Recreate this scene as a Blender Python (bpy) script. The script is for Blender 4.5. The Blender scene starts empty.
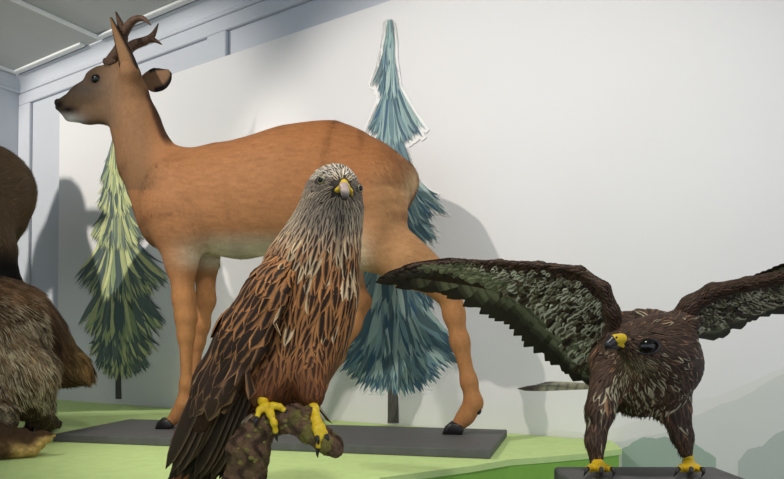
import bpy, math, random
import numpy as np
from mathutils import Vector
from mathutils.bvhtree import BVHTree
rng = np.random.default_rng(7)
random.seed(7)
SC = bpy.context.scene
COL = SC.collection
A = np.array
# ---------------------------------------------------------------- camera geometry (room metres, floor at z = 0)
PITCH = math.radians(1.0); FPX = 639.0; CZ = 1.35; CYP = 337.0
CAM = A([0.0, 0.0, CZ])
cp, sp = math.cos(PITCH), math.sin(PITCH)

def ray(px, py):
    x = (px - 392) / FPX; u = (CYP - py) / FPX
    return A([x, cp - u * sp, sp + u * cp])

def P(px, py, Y):
    r = ray(px, py); return CAM + r * (Y / r[1])

def proj(V):
    d = V - CAM
    z = d[:, 1] * cp + d[:, 2] * sp
    u = -d[:, 1] * sp + d[:, 2] * cp
    return 392 + FPX * d[:, 0] / z, CYP - FPX * u / z

WANG = math.radians(58.2)
WD = A([math.sin(WANG), -math.cos(WANG), 0.0])       # along the back wall, to the right
WN = A([math.cos(WANG), math.sin(WANG), 0.0])        # into the back wall
W0 = A([-.47, 2.156, 0.0])
UP = A([0, 0, 1.0])

def Wp(px, py, o=0.0):                               # point on the plane of the back wall, o metres in front of it
    r = ray(px, py); return CAM + r * ((W0 @ WN - o) / (r @ WN))

def wall_uv(px, py):
    q = Wp(px, py) - W0; return q @ WD, q[2]

def wall_pt(u, z, o=0.0):
    return W0 + WD * u - WN * o + UP * z

def lin(c):
    c = np.asarray(c, float) / 255.0
    return np.where(c <= .04045, c / 12.92, ((c + .055) / 1.055) ** 2.4)

def unit(v):
    v = np.asarray(v, float)
    return v / np.maximum(np.linalg.norm(v, axis=-1, keepdims=True), 1e-9)

# ---------------------------------------------------------------- materials
def nodemat(name, rough=.8, spec=.3):
    m = bpy.data.materials.new(name); m.use_nodes = True
    nt = m.node_tree; b = nt.nodes['Principled BSDF']
    b.inputs['Roughness'].default_value = rough
    b.inputs['Specular IOR Level'].default_value = spec
    return m, nt, b

def N(nt, t, **kw):
    n = nt.nodes.new(t)
    for k, v in kw.items():
        setattr(n, k, v)
    return n

def mixc(nt, fac, a, b, blend='MIX'):
    n = N(nt, 'ShaderNodeMix', data_type='RGBA', blend_type=blend)
    for s, v in ((0, fac), (6, a), (7, b)):
        if hasattr(v, 'is_output'): nt.links.new(v, n.inputs[s])
        elif s == 0: n.inputs[0].default_value = v
        else: n.inputs[s].default_value = (*v, 1)
    return n.outputs[2]

def ramp(nt, src, a, b):
    r = N(nt, 'ShaderNodeMapRange'); r.inputs[1].default_value = a; r.inputs[2].default_value = b
    nt.links.new(src, r.inputs[0]); return r.outputs[0]

def noise(nt, scale, detail=4, rough=.6, vec=None, stretch=None):
    n = N(nt, 'ShaderNodeTexNoise'); n.inputs['Scale'].default_value = scale
    n.inputs['Detail'].default_value = detail; n.inputs['Roughness'].default_value = rough
    if vec is None:
        vec = N(nt, 'ShaderNodeTexCoord').outputs['Object']
    if stretch:
        mp = N(nt, 'ShaderNodeMapping'); mp.inputs['Scale'].default_value = stretch
        nt.links.new(vec, mp.inputs[0]); vec = mp.outputs[0]
    nt.links.new(vec, n.inputs['Vector']); return n.outputs['Fac']

def bump(nt, b, h, strength, dist=.002):
    n = N(nt, 'ShaderNodeBump'); n.inputs['Strength'].default_value = strength; n.inputs['Distance'].default_value = dist
    nt.links.new(h, n.inputs['Height']); nt.links.new(n.outputs[0], b.inputs['Normal'])

def plain(name, rgb, rough=.6, spec=.3, var=.06, scale=30, bmp=0.0, stretch=None, coat=0, rgb2=None):
    m, nt, b = nodemat(name, rough, spec)
    c = lin(rgb); f = noise(nt, scale, stretch=stretch)
    f = ramp(nt, f, .3, .7)
    lo = lin(rgb2) if rgb2 is not None else c * (1 - var)
    nt.links.new(mixc(nt, f, lo, c * (1 + var) if rgb2 is None else c), b.inputs['Base Color'])
    if bmp: bump(nt, b, f, bmp)
    b.inputs['Coat Weight'].default_value = coat
    return m

def attr_mat(name, rough=.75, spec=.15, var=.2, scale=90, bmp=0.0, sheen=0):
    """colour from the mesh's own 'Col' attribute, broken up by fine noise"""
    m, nt, b = nodemat(name, rough, spec)
    a = N(nt, 'ShaderNodeAttribute', attribute_name='Col')
    f = ramp(nt, noise(nt, scale), .3, .7)
    mul = N(nt, 'ShaderNodeMapRange'); mul.inputs[3].default_value = 1 - var; mul.inputs[4].default_value = 1 + var
    nt.links.new(f, mul.inputs[0])
    h = N(nt, 'ShaderNodeVectorMath', operation='SCALE')
    nt.links.new(a.outputs['Color'], h.inputs[0]); nt.links.new(mul.outputs[0], h.inputs['Scale'])
    nt.links.new(h.outputs[0], b.inputs['Base Color'])
    if bmp: bump(nt, b, f, bmp)
    b.inputs['Sheen Weight'].default_value = sheen
    return m

def feather_mat(name):
    """vane colour 'ce' at the edge, 'cc' along the shaft; 'pr' = half-width of the dark centre, softness, barring"""
    m, nt, b = nodemat(name, .6, .2)
    uv = N(nt, 'ShaderNodeUVMap', uv_map='UVMap')
    sx = N(nt, 'ShaderNodeSeparateXYZ'); nt.links.new(uv.outputs[0], sx.inputs[0])
    ce = N(nt, 'ShaderNodeAttribute', attribute_name='ce').outputs['Color']
    cc = N(nt, 'ShaderNodeAttribute', attribute_name='cc').outputs['Color']
    pr = N(nt, 'ShaderNodeAttribute', attribute_name='pr'); sp_ = N(nt, 'ShaderNodeSeparateColor')
    nt.links.new(pr.outputs['Color'], sp_.inputs[0])
    def M(op, a, b_=None, c=None):
        n = N(nt, 'ShaderNodeMath', operation=op)
        for i, v in enumerate((a, b_, c)):
            if v is None: continue
            if hasattr(v, 'is_output'): nt.links.new(v, n.inputs[i])
            else: n.inputs[i].default_value = v
        return n.outputs[0]
    u = M('ABSOLUTE', M('SUBTRACT', M('MULTIPLY', sx.outputs[0], 2), 1)); v = sx.outputs[1]
    cv = N(nt, 'ShaderNodeCombineXYZ')                      # barbs: fine lines running outwards and forwards
    nt.links.new(M('SUBTRACT', M('MULTIPLY', v, 26.0), M('MULTIPLY', u, 5.0)), cv.inputs[0])
    nt.links.new(sp_.outputs[2], cv.inputs[1])
    nz = N(nt, 'ShaderNodeTexNoise'); nz.inputs['Scale'].default_value = 1.6; nz.inputs['Detail'].default_value = 3
    nt.links.new(cv.outputs[0], nz.inputs['Vector']); z = nz.outputs['Fac']
    d = M('SUBTRACT', M('ADD', u, M('MULTIPLY', M('SUBTRACT', z, .5), .35)), sp_.outputs[0])   # distance past the dark centre
    tip = M('MULTIPLY', M('POWER', v, 6.0), sp_.outputs[1])                                   # pale fringe at the tip
    fac = ramp(nt, M('ADD', d, tip), -.16, .24)
    col = mixc(nt, fac, cc, ce)
    sh = ramp(nt, u, .03, .09)
    col = mixc(nt, ramp(nt, z, .2, .8), mixc(nt, .28, col, (0.01, .008, .006)), col)
    nt.links.new(col, b.inputs['Base Color'])
    return m

# ---------------------------------------------------------------- objects
def thing(name, label, cat, loc, group=None, kind=None):
    o = bpy.data.objects.new(name, None); COL.objects.link(o); o.location = loc
    o.empty_display_size = .05
    o['label'] = label; o['category'] = cat
    if group: o['group'] = group
    if kind: o['kind'] = kind
    o['_base'] = list(loc)
    return o

def base_of(o):
    while o is not None:
        if '_base' in o: return A(o['_base'])
        o = o.parent
    return A([0., 0, 0])

def mk(name, V, F, mat, parent=None, cols=None, uv=None, nrm=None, smooth=True, label=None, kind=None):
    V = np.asarray(V, float) - base_of(parent)
    F = np.asarray(F, int) if not isinstance(F, list) else F
    me = bpy.data.meshes.new(name)
    if isinstance(F, list):
        me.from_pydata(V.tolist(), [], [list(map(int, f)) for f in F])
    else:
        n, k = F.shape
        me.vertices.add(len(V)); me.vertices.foreach_set('co', V.astype(np.float32).ravel())
        me.loops.add(n * k); me.loops.foreach_set('vertex_index', F.astype(np.int32).ravel())
        me.polygons.add(n); me.polygons.foreach_set('loop_start', np.arange(0, n * k, k, dtype=np.int32))
        me.update(calc_edges=True)
    if smooth: me.polygons.foreach_set('use_smooth', np.ones(len(me.polygons), bool))
    for k_, c in (cols or {}).items():
        at = me.attributes.new(k_, 'FLOAT_COLOR', 'POINT')
        c4 = np.ones((len(V), 4), np.float32); c4[:, :3] = c
        at.data.foreach_set('color', c4.ravel())
    if uv is not None:
        l = me.uv_layers.new(name='UVMap'); idx = np.zeros(len(me.loops), np.int32)
        me.loops.foreach_get('vertex_index', idx)
        l.data.foreach_set('uv', np.asarray(uv, np.float32)[idx].ravel())
    me.validate()
    if nrm is not None: me.normals_split_custom_set_from_vertices(np.asarray(nrm, float).tolist())
    me.materials.append(mat)
    o = bpy.data.objects.new(name, me); COL.objects.link(o)
    if parent is not None: o.parent = parent
    if label: o['label'] = label
    if kind: o['kind'] = kind
    return o

def prism(name, pts, vec, mat, parent=None, kind=None, label=None, smooth=False):
    """closed outline pts (n,3) extruded along vec"""
    pts = np.asarray(pts, float); n = len(pts); V = np.vstack([pts, pts + vec])
    F = [list(range(n))[::-1], list(range(n, 2 * n))] + [[i, (i + 1) % n, n + (i + 1) % n, n + i] for i in range(n)]
    nr = np.zeros(3)
    for i in range(n): nr += np.cross(pts[i], pts[(i + 1) % n])
    if nr @ np.asarray(vec) < 0: F = [f[::-1] for f in F]
    return mk(name, V, F, mat, parent, smooth=smooth, kind=kind, label=label)

def box(name, o, a, b, c, mat, parent=None, kind=None):
    return prism(name, [o, o + a, o + a + b, o + b], c, mat, parent, kind)

def bevel(o, w, seg=2):
    m = o.modifiers.new('edge', 'BEVEL'); m.width = w; m.segments = seg; m.limit_method = 'ANGLE'
    return o

# ---------------------------------------------------------------- smooth solids
class Solid:
    """tapered limbs and muscles blended into one continuous surface"""
    def __init__(s): s.p = []
    def seg(s, a, b, ra, rb, k=.02, sq=None, flow=1):
        s.p.append((A(a, float), A(b, float), ra, rb, k, sq, flow)); return s
    def chain(s, pts, rad, k=.02, sq=None, flow=1):
        for i in range(len(pts) - 1): s.seg(pts[i], pts[i + 1], rad[i], rad[i + 1], k, sq, flow)
        return s
    @staticmethod
    def dist(pr, X):
        a, b, ra, rb, k, sq, fl = pr
        if sq is not None:
            n, f = sq; n = unit(n); c = (a + b) / 2
            X = X + ((f - 1) * ((X - a) @ n))[..., None] * n
            b = b + (f - 1) * ((b - a) @ n) * n
        d = b - a; L = d @ d
        t = np.clip(((X - a) @ d) / L, 0, 1) if L > 1e-12 else np.zeros(X.shape[:-1])
        return np.linalg.norm(X - a - t[..., None] * d, axis=-1) - (ra + (rb - ra) * t)
    def mesh(s, h):
        lo = np.min([np.minimum(p[0] - p[2], p[1] - p[3]) for p in s.p], 0) - .02
        hi = np.max([np.maximum(p[0] + p[2], p[1] + p[3]) for p in s.p], 0) + .02
        n = np.ceil((hi - lo) / h).astype(int) + 1
        F = np.full(n, 1.0, np.float64)
        for p in s.p:
            m = p[4] + 3 * h
            i0 = np.clip(np.floor((np.minimum(p[0] - p[2], p[1] - p[3]) - m - lo) / h).astype(int), 0, n)
            i1 = np.clip(np.ceil((np.maximum(p[0] + p[2], p[1] + p[3]) + m - lo) / h).astype(int) + 1, 0, n)
            X = np.stack(np.meshgrid(*[lo[j] + h * np.arange(i0[j], i1[j]) for j in range(3)], indexing='ij'), -1)
            d = s.dist(p, X); sl = tuple(slice(i0[j], i1[j]) for j in range(3))
            f = F[sl]; k = max(p[4], 1e-5); q = np.maximum(k - np.abs(f - d), 0) / k
            F[sl] = np.minimum(f, d) - q * q * k / 4
        ins = F < 0
        acc = np.zeros(tuple(n - 1) + (3,)); cnt = np.zeros(tuple(n - 1))
        offs = [(i, j, k) for i in (0, 1) for j in (0, 1) for k in (0, 1)]
        def sub(G, o): return G[tuple(slice(o[j], n[j] - 1 + o[j]) for j in range(3))]
        for o in offs:
            for ax in range(3):
                if o[ax]: continue
                o2 = list(o); o2[ax] = 1
                f0, f1 = sub(F, o), sub(F, o2); c = (f0 < 0) != (f1 < 0)
                t = np.where(c, f0 / np.where(c, f0 - f1, 1), 0)
                for j in range(3):
                    acc[..., j] += c * ((t if j == ax else o[j]))
                cnt += c
        act = cnt > 0; idx = -np.ones(act.shape, int); idx[act] = np.arange(act.sum())
        ci = np.argwhere(act)
        V = lo + h * (ci + acc[act] / cnt[act][:, None])
        Q = []
        for ax in range(3):
            o2 = [slice(None)] * 3; o1 = [slice(None)] * 3
            o1[ax] = slice(0, -1); o2[ax] = slice(1, None)
            e = ins[tuple(o1)] != ins[tuple(o2)]
            g = np.argwhere(e); b_, c_ = [(1, 2), (2, 0), (0, 1)][ax]
            ok = np.all(g[:, [b_, c_]] > 0, 1) & np.all(g < n - 1, 1)
            g = g[ok]
            def cell(db, dc):
                q = g.copy(); q[:, b_] -= db; q[:, c_] -= dc; return idx[q[:, 0], q[:, 1], q[:, 2]]
            q = np.stack([cell(1, 1), cell(0, 1), cell(0, 0), cell(1, 0)], 1)
            flip = ~ins[g[:, 0], g[:, 1], g[:, 2]]
            q[flip] = q[flip][:, ::-1]; Q.append(q)
        Q = np.vstack(Q); Q = Q[(Q >= 0).all(1)]
        for _ in range(2):                                # relax the voxel facets
            S = np.zeros_like(V); c = np.zeros(len(V))
            for i in range(4):
                np.add.at(S, Q[:, i], V[Q[:, (i + 1) % 4]] + V[Q[:, (i + 3) % 4]]); np.add.at(c, Q[:, i], 2)
            V = .5 * V + .5 * S / c[:, None]
        s.V, s.F = V, Q
        fn = np.cross(V[Q[:, 2]] - V[Q[:, 0]], V[Q[:, 3]] - V[Q[:, 1]])
        nn = np.zeros_like(V)
        for i in range(4): np.add.at(nn, Q[:, i], fn)
        s.Nn = unit(nn); s.area = np.linalg.norm(fn, axis=1) / 2
        D = np.zeros_like(V); sc = .015
        for p in s.p:
            ax = p[1] - p[0]; l = np.linalg.norm(ax)
            if l < 1e-6 or p[6] == 0: continue
            w = np.exp(-np.clip(s.dist(p, V), -.05, .5) / sc)
            D += w[:, None] * ax / l * p[6]
        s.D = unit(D - s.Nn * np.sum(D * s.Nn, 1, keepdims=True))
        return s
    def scatter(s, n, keep=None):
        """n random places on the surface: position, normal, flow"""
        w = s.area.copy()
        if keep is not None: w *= np.maximum(keep[s.F].mean(1), 0)
        f = rng.choice(len(s.F), n, p=w / w.sum()); q = s.F[f]
        a, b = rng.random(n)[:, None], rng.random(n)[:, None]
        W = [(1 - a) * (1 - b), a * (1 - b), a * b, (1 - a) * b]
        g = lambda X: sum(W[i] * X[q[:, i]] for i in range(4))
        return g(s.V), unit(g(s.Nn)), unit(g(s.D))
    def bvh(s):
        return BVHTree.FromPolygons(s.V.tolist(), s.F.tolist())

def thin(Pt, r):
    """dart throwing: indices of a subset no closer together than r (scalar or per point)"""
    r = np.broadcast_to(r, len(Pt)); c = r.max(); g = {}; out = []
    for i in range(len(Pt)):
        k = tuple(np.floor(Pt[i] / c).astype(int)); ok = True
        for dx in (-1, 0, 1):
            for dy in (-1, 0, 1):
                for dz in (-1, 0, 1):
                    for j in g.get((k[0] + dx, k[1] + dy, k[2] + dz), ()):
                        e = Pt[i] - Pt[j]
                        if e @ e < (.5 * (r[i] + r[j])) ** 2: ok = False; break
                    if not ok: break
                if not ok: break
            if not ok: break
        if ok: g.setdefault(k, []).append(i); out.append(i)
    return A(out, int)

def hairs(name, Pt, Nn, D, L, Wd, lift, cols, mat, parent, bend=.0, droop=0.0, tipcol=None, midcol=None, zmin=None):
    """strands: each a curved sliver, rooted in the skin, lying along the flow; lit with the skin's own normal"""
    n = len(Pt); L = np.broadcast_to(L, n)[:, None]; Wd = np.broadcast_to(Wd, n)[:, None]
    lift = np.broadcast_to(lift, n)[:, None]
    d0 = unit(D + Nn * lift); d1 = unit(D * 1.0 + Nn * (lift - bend) + A([0, 0, -1]) * droop)
    S = unit(np.cross(d0, Nn) + rng.normal(0, .15, (n, 3)))
    m = Pt + d0 * L * .5; t = m + d1 * L * .5
    V = np.stack([Pt - S * Wd / 2, Pt + S * Wd / 2, m - S * Wd * .42, m + S * Wd * .42, t], 1).reshape(-1, 3)
    if zmin is not None: V[:, 2] = np.maximum(V[:, 2], zmin)
    b = np.arange(n)[:, None] * 5
    F = [np.hstack([b, b + 1, b + 3]), np.hstack([b, b + 3, b + 2]), np.hstack([b + 2, b + 3, b + 4])]
    F = np.vstack(F)
    tc = cols if tipcol is None else tipcol; mc = (cols + tc) / 2 if midcol is None else midcol
    C = np.stack([cols, cols, mc, mc, tc], 1).reshape(-1, 3)
    nr = np.repeat(Nn, 5, 0)
    return mk(name, V, F, mat, parent, cols={'Col': C}, nrm=nr)

def feathers(name, Pt, Nn, D, L, Wd, ce, cc, pr, mat, parent, lift=.1, bvh=None, camber=.12, shape='round', curl=0.0, h0=.0008, nv=6, spread=None):
    """overlapping feathers: vaned blades, cambered across, fitted over the body when bvh is given"""
    n = len(Pt); L = np.broadcast_to(L, n)[:, None, None, None]; Wd = np.broadcast_to(Wd, n)[:, None, None, None]
    lift = np.broadcast_to(lift, n)[:, None, None, None]; curl = np.broadcast_to(curl, n)[:, None, None, None]
    u = np.linspace(-1, 1, 5); v = np.linspace(0, 1, nv)
    if shape == 'round': w = np.interp(v, [0, .2, .55, .85, .95, 1], [.35, .75, 1, .8, .5, .04])
    elif shape == 'lance': w = np.interp(v, [0, .25, .5, .8, 1], [.4, .9, 1, .6, .02])
    else: w = np.interp(v, [0, .1, .7, .88, 1], [.5, .9, 1, .78, .05])          # long flight feather
    U, Vv = np.meshgrid(u, v, indexing='ij'); Wv = np.broadcast_to(w, U.shape)
    U, Vv, Wv = [x[None, ..., None] for x in (U, Vv, Wv)]
    S = unit(np.cross(D, Nn))
    B = lambda x: x[:, None, None, :]
    X = B(Pt) + B(D) * L * Vv + B(S) * (Wd / 2 * Wv * U + curl * L * Vv ** 2)
    hgt = h0 + lift * L * Vv + camber * Wd * (1 - U ** 2) * Wv
    if bvh is None:
        X = X + B(Nn) * hgt
    else:
        sh = X.shape; Xf = X.reshape(-1, 3); hf = np.broadcast_to(hgt, sh[:3] + (1,)).reshape(-1)
        out = np.empty_like(Xf); Nf = np.repeat(Nn, sh[1] * sh[2], 0)
        for i in range(len(Xf)):
            q, nq, _, dd = bvh.find_nearest(Vector(Xf[i]))
            q = A(q); nq = A(nq)
            # past the edge of the body the feather carries straight on
            e = Xf[i] - q
            if dd > .02: out[i] = Xf[i] + Nf[i] * hf[i]
            else:
                g = unit(nq + Nf[i] * .5); out[i] = q + g * hf[i]
        X = out.reshape(sh)
    V = X.reshape(-1, 3); m = 5 * nv
    q = [(i * nv + j, (i + 1) * nv + j, (i + 1) * nv + j + 1, i * nv + j + 1) for i in range(4) for j in range(nv - 1)]
    F = (np.arange(n)[:, None, None] * m + A(q)[None]).reshape(-1, 4)
    uvt = np.stack(np.meshgrid((u + 1) / 2, v, indexing='ij'), -1).reshape(-1, 2)
    rep = lambda c: np.repeat(np.broadcast_to(c, (n, 3)), m, 0)
    pr = np.array(np.broadcast_to(pr, (n, 3))); pr[:, 2] = rng.random(n) * 40
    return mk(name, V, F, mat, parent, cols={'ce': rep(ce), 'cc': rep(cc), 'pr': rep(pr)}, uv=np.tile(uvt, (n, 1)))

def tube(pts, rad, seg=8, sub=4):
    """smooth tapering tube through pts (Catmull-Rom)"""
    pts = np.asarray(pts, float); rad = np.asarray(rad, float)
    e = np.vstack([2 * pts[0] - pts[1], pts, 2 * pts[-1] - pts[-2]])
    Cn, R = [], []
    for i in range(len(pts) - 1):
        for t in np.linspace(0, 1, sub, endpoint=False):
            a, b, c, d = e[i:i + 4]
            Cn.append(.5 * (2 * b + (c - a) * t + (2 * a - 5 * b + 4 * c - d) * t * t + (3 * b - a - 3 * c + d) * t ** 3))
            R.append(rad[i] * (1 - t) + rad[i + 1] * t)
    Cn.append(pts[-1]); R.append(rad[-1]); Cn = A(Cn); R = A(R)
    T = unit(np.gradient(Cn, axis=0)); ref = A([.3, .2, .9]) if abs(T[0][2]) < .8 else A([1., .1, 0])
    V = []
    s = unit(np.cross(T[0], ref))
    for i in range(len(Cn)):
        s = unit(s - T[i] * (s @ T[i])); b = np.cross(T[i], s)
        for j in range(seg):
            a = 2 * math.pi * j / seg; V.append(Cn[i] + R[i] * (math.cos(a) * s + math.sin(a) * b))
    F = [[i * seg + j, i * seg + (j + 1) % seg, (i + 1) * seg + (j + 1) % seg, (i + 1) * seg + j] for i in range(len(Cn) - 1) for j in range(seg)]
    F += [list(range(seg))[::-1], [(len(Cn) - 1) * seg + j for j in range(seg)]]
    return A(V), F

def join(parts):
    V, F, k = [], [], 0
    for v, f in parts:
        V.append(v); F += [[i + k for i in q] for q in (f if isinstance(f, list) else f.tolist())]; k += len(v)
    return np.vstack(V), F

def ball(c, r, sx=A([1., 0, 0]), sc=(1, 1, 1), seg=20, ring=12, zax=None):
    """ellipsoid at c; axes: sx, then up-ish"""
    sx = unit(sx); z = unit(zax if zax is not None else A([0, 0, 1.])); y = unit(np.cross(z, sx)); z = np.cross(sx, y)
    V = [c + r * sc[2] * z]
    for i in range(1, ring):
        t = math.pi * i / ring
        for j in range(seg):
            a = 2 * math.pi * j / seg
            V.append(c + r * (sc[0] * math.sin(t) * math.cos(a) * sx + sc[1] * math.sin(t) * math.sin(a) * y + sc[2] * math.cos(t) * z))
    V.append(c - r * sc[2] * z); n = len(V)
    F = [[0, 1 + j, 1 + (j + 1) % seg] for j in range(seg)]
    for i in range(ring - 2):
        F += [[1 + i * seg + j, 1 + (i + 1) * seg + j, 1 + (i + 1) * seg + (j + 1) % seg, 1 + i * seg + (j + 1) % seg] for j in range(seg)]
    F += [[n - 1, 1 + (ring - 2) * seg + (j + 1) % seg, 1 + (ring - 2) * seg + j] for j in range(seg)]
    return A(V), F

def blob(px, py, cx, cy, rx, ry):
    return np.exp(-((px - cx) / rx) ** 2 - ((py - cy) / ry) ** 2)

def sstep(x, a, b):
    t = np.clip((x - a) / (b - a), 0, 1); return t * t * (3 - 2 * t)

def lerp(C, c, m):
    return C * (1 - m[:, None]) + lin(c) * m[:, None]

_lat = rng.random((64, 64, 64))
def vnoise(X):
    """smooth value noise, about -1..1"""
    i = np.floor(X).astype(int); f = X - i; f = f * f * (3 - 2 * f); r = 0
    for a in (0, 1):
        for b in (0, 1):
            for c in (0, 1):
                w = (f[:, 0] if a else 1 - f[:, 0]) * (f[:, 1] if b else 1 - f[:, 1]) * (f[:, 2] if c else 1 - f[:, 2])
                r = r + w * _lat[(i[:, 0] + a) % 64, (i[:, 1] + b) % 64, (i[:, 2] + c) % 64]
    return r * 2 - 1

def jitter(C, s):
    return C * np.exp(rng.normal(0, s, (len(C), 1)))
# ================================================================= the room
M_wall = plain('painted_wall', (196, 200, 208), .7, .25, .02, 6)
M_ceil = plain('painted_ceiling', (186, 188, 186), .8, .2, .02, 8)
M_floor = plain('wooden_floor', (110, 90, 70), .5, .3, .15, 5, stretch=(1, 12, 1))
M_mural = plain('printed_mural_board', (226, 225, 226), .55, .3, .012, 3)
M_green = plain('green_felt', (196, 220, 148), .85, .15, .05, 40, bmp=.12)
M_greenside = plain('green_painted_side', (132, 180, 78), .7, .2, .04, 20)
M_board = plain('dark_grey_board', (92, 92, 92), .6, .3, .12, 18, stretch=(1, 9, 1), bmp=.1)

uc, zc = wall_uv(22, 82)
C0 = wall_pt(uc, 0)
LW = A([-math.cos(WANG), -math.sin(WANG), 0.0])     # along the left wall, away from the corner (towards the viewer)

def struct(name, *a, **k):
    o = box(name, *a, **k); o['kind'] = 'structure'; return o
struct('wall_back', C0 - WD * .15, WD * 6.0, WN * .15, UP * zc, M_wall)
struct('wall_left', C0 - WD * .15, WD * .15, LW * 4.6, UP * zc, M_wall)
struct('floor', C0 + A([0, 0, -.1]) - WD * .15 + WN * .15, WD * 6, LW * 4.9, UP * .1, M_floor)
struct('ceiling', C0 + UP * zc - WD * .15 + WN * .15, WD * 6.0, LW * 4.75, UP * .12, M_ceil)

def profile_run(name, start, along, length, outdir, prof, mat):
    """a moulding: profile points (out, down) swept along a line under the ceiling"""
    pts = [start + outdir * a - UP * d for a, d in prof]
    return prism(name, pts, along * length, mat, kind='structure')
# crown moulding: a cove between ceiling and frieze, closed below by a small bead
cov = [(0, 0), (.055, 0), (.055, .006)] + [(.055 - .04 * math.sin(t), .006 + .042 * (1 - math.cos(t))) for t in np.linspace(.1, 1.5, 7)] + [(.019, .052), (.019, .060), (.016, .063), (0, .064)]
profile_run('trim_1', C0 + UP * zc, WD, 5.8, -WN, cov, M_wall)
profile_run('trim_2', C0 + UP * zc, LW, 4.6, WD, cov, M_wall)

# raised stiles and rails on the back wall leave two recessed panels
ua, za = wall_uv(33, 103); ub, _ = wall_uv(210, 30); uc2, _ = wall_uv(229, 40)
rail = .016
def wall_bar(name, u0, u1, z0, z1):
    o = box(name, wall_pt(u0, z0), WD * (u1 - u0), -WN * rail, UP * (z1 - z0), M_wall); o['kind'] = 'structure'; return bevel(o, .005)
zt = zc - .064
wall_bar('trim_3', uc, uc + 5.5, za, zt)
wall_bar('trim_4', uc, ua, 0.25, za)
wall_bar('trim_5', ub, uc2, 0.25, za)
wall_bar('trim_6', uc2 + 1.15, uc2 + 1.27, 0.25, za)
wall_bar('trim_7', uc, uc + 5.5, 0.0, 0.25)

# two raised rectangular mouldings on the ceiling
M_bead = plain('ceiling_moulding', (226, 228, 228), .7, .25, .02, 8)
def ceil_px(px, py):
    r = ray(px, py); return CAM + r * ((zc - CZ) / r[2])
ca, cb, cc_ = ceil_px(17, 73), ceil_px(83, 43), ceil_px(96, 37)
def ceil_corner(name, corner, du, dv):
    w, t = .026, .010
    pts = [corner, corner + WD * du, corner + WD * du + LW * w, corner + WD * w + LW * w, corner + WD * w + LW * dv, corner + LW * dv]
    return bevel(prism(name, pts, -UP * t, M_bead, kind='structure'), .006)
ceil_corner('trim_8', ca, (cb - ca) @ WD, 1.2)
ceil_corner('trim_9', ca + WD * ((cc_ - ca) @ WD), 1.3, 1.2)

# ================================================================= printed mural board in front of the wall
OM = .030
front_uv = lambda x, y: ((Wp(x, y, OM) - W0) @ WD, Wp(x, y, OM)[2])
uL, _ = front_uv(59, 180); uTop, zTop = front_uv(171, 76.5); u2, z2 = front_uv(327, 19.5)
ZP = CZ - .218                                                       # top of the green platform
pan = box('wall_panel', wall_pt(uL, 0.002), WD * 4.2, -WN * OM, UP * ((zTop + z2) / 2 - .002), M_mural)
pan['kind'] = 'structure'; pan['label'] = 'white printed mural board standing in front of the panelled wall'

def mural_shape(name, px, col, o, label):
    pts = A([Wp(x, y, OM + o) for x, y in px])
    m = plain(name + '_print', col, .6, .3, .015, 14)
    return prism(name, pts, WN * o * .9, m, pan, label=label)
def ridge(pts, n=6, amp=1.0):
    out = []
    for (x0, y0), (x1, y1) in zip(pts[:-1], pts[1:]):
        for t in np.linspace(0, 1, n, endpoint=False):
            out.append((x0 + (x1 - x0) * t, y0 + (y1 - y0) * t + random.uniform(-amp, amp)))
    return out + [pts[-1]]
mural_shape('painted_hill', ridge([(520, 441), (556, 430), (590, 434), (640, 421), (668, 412), (690, 402), (720, 395), (748, 384), (790, 364), (850, 335), (950, 300)], 5, .8) + [(950, 520), (520, 446)], (220, 220, 217), .0006, 'pale grey painted hill')
mural_shape('painted_hill', ridge([(600, 446), (640, 437), (665, 432), (690, 418), (722, 404), (745, 396), (768, 382), (800, 366), (860, 345), (950, 318)], 5, .8) + [(950, 520), (600, 450)], (208, 211, 207), .0012, 'grey green painted hill')
mural_shape('painted_bush', ridge([(622, 449), (632, 443), (644, 437), (656, 439), (664, 436), (678, 441), (694, 443), (705, 451), (716, 458)], 4, .8) + [(716, 500), (622, 480)], (158, 177, 163), .0018, 'dark green grey painted bush')
mural_shape('painted_bush', ridge([(738, 462), (748, 450), (762, 446), (776, 434), (800, 424), (850, 410)], 4, .8) + [(850, 520), (738, 490)], (178, 186, 180), .0024, 'grey painted bush near the frame edge')

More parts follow.
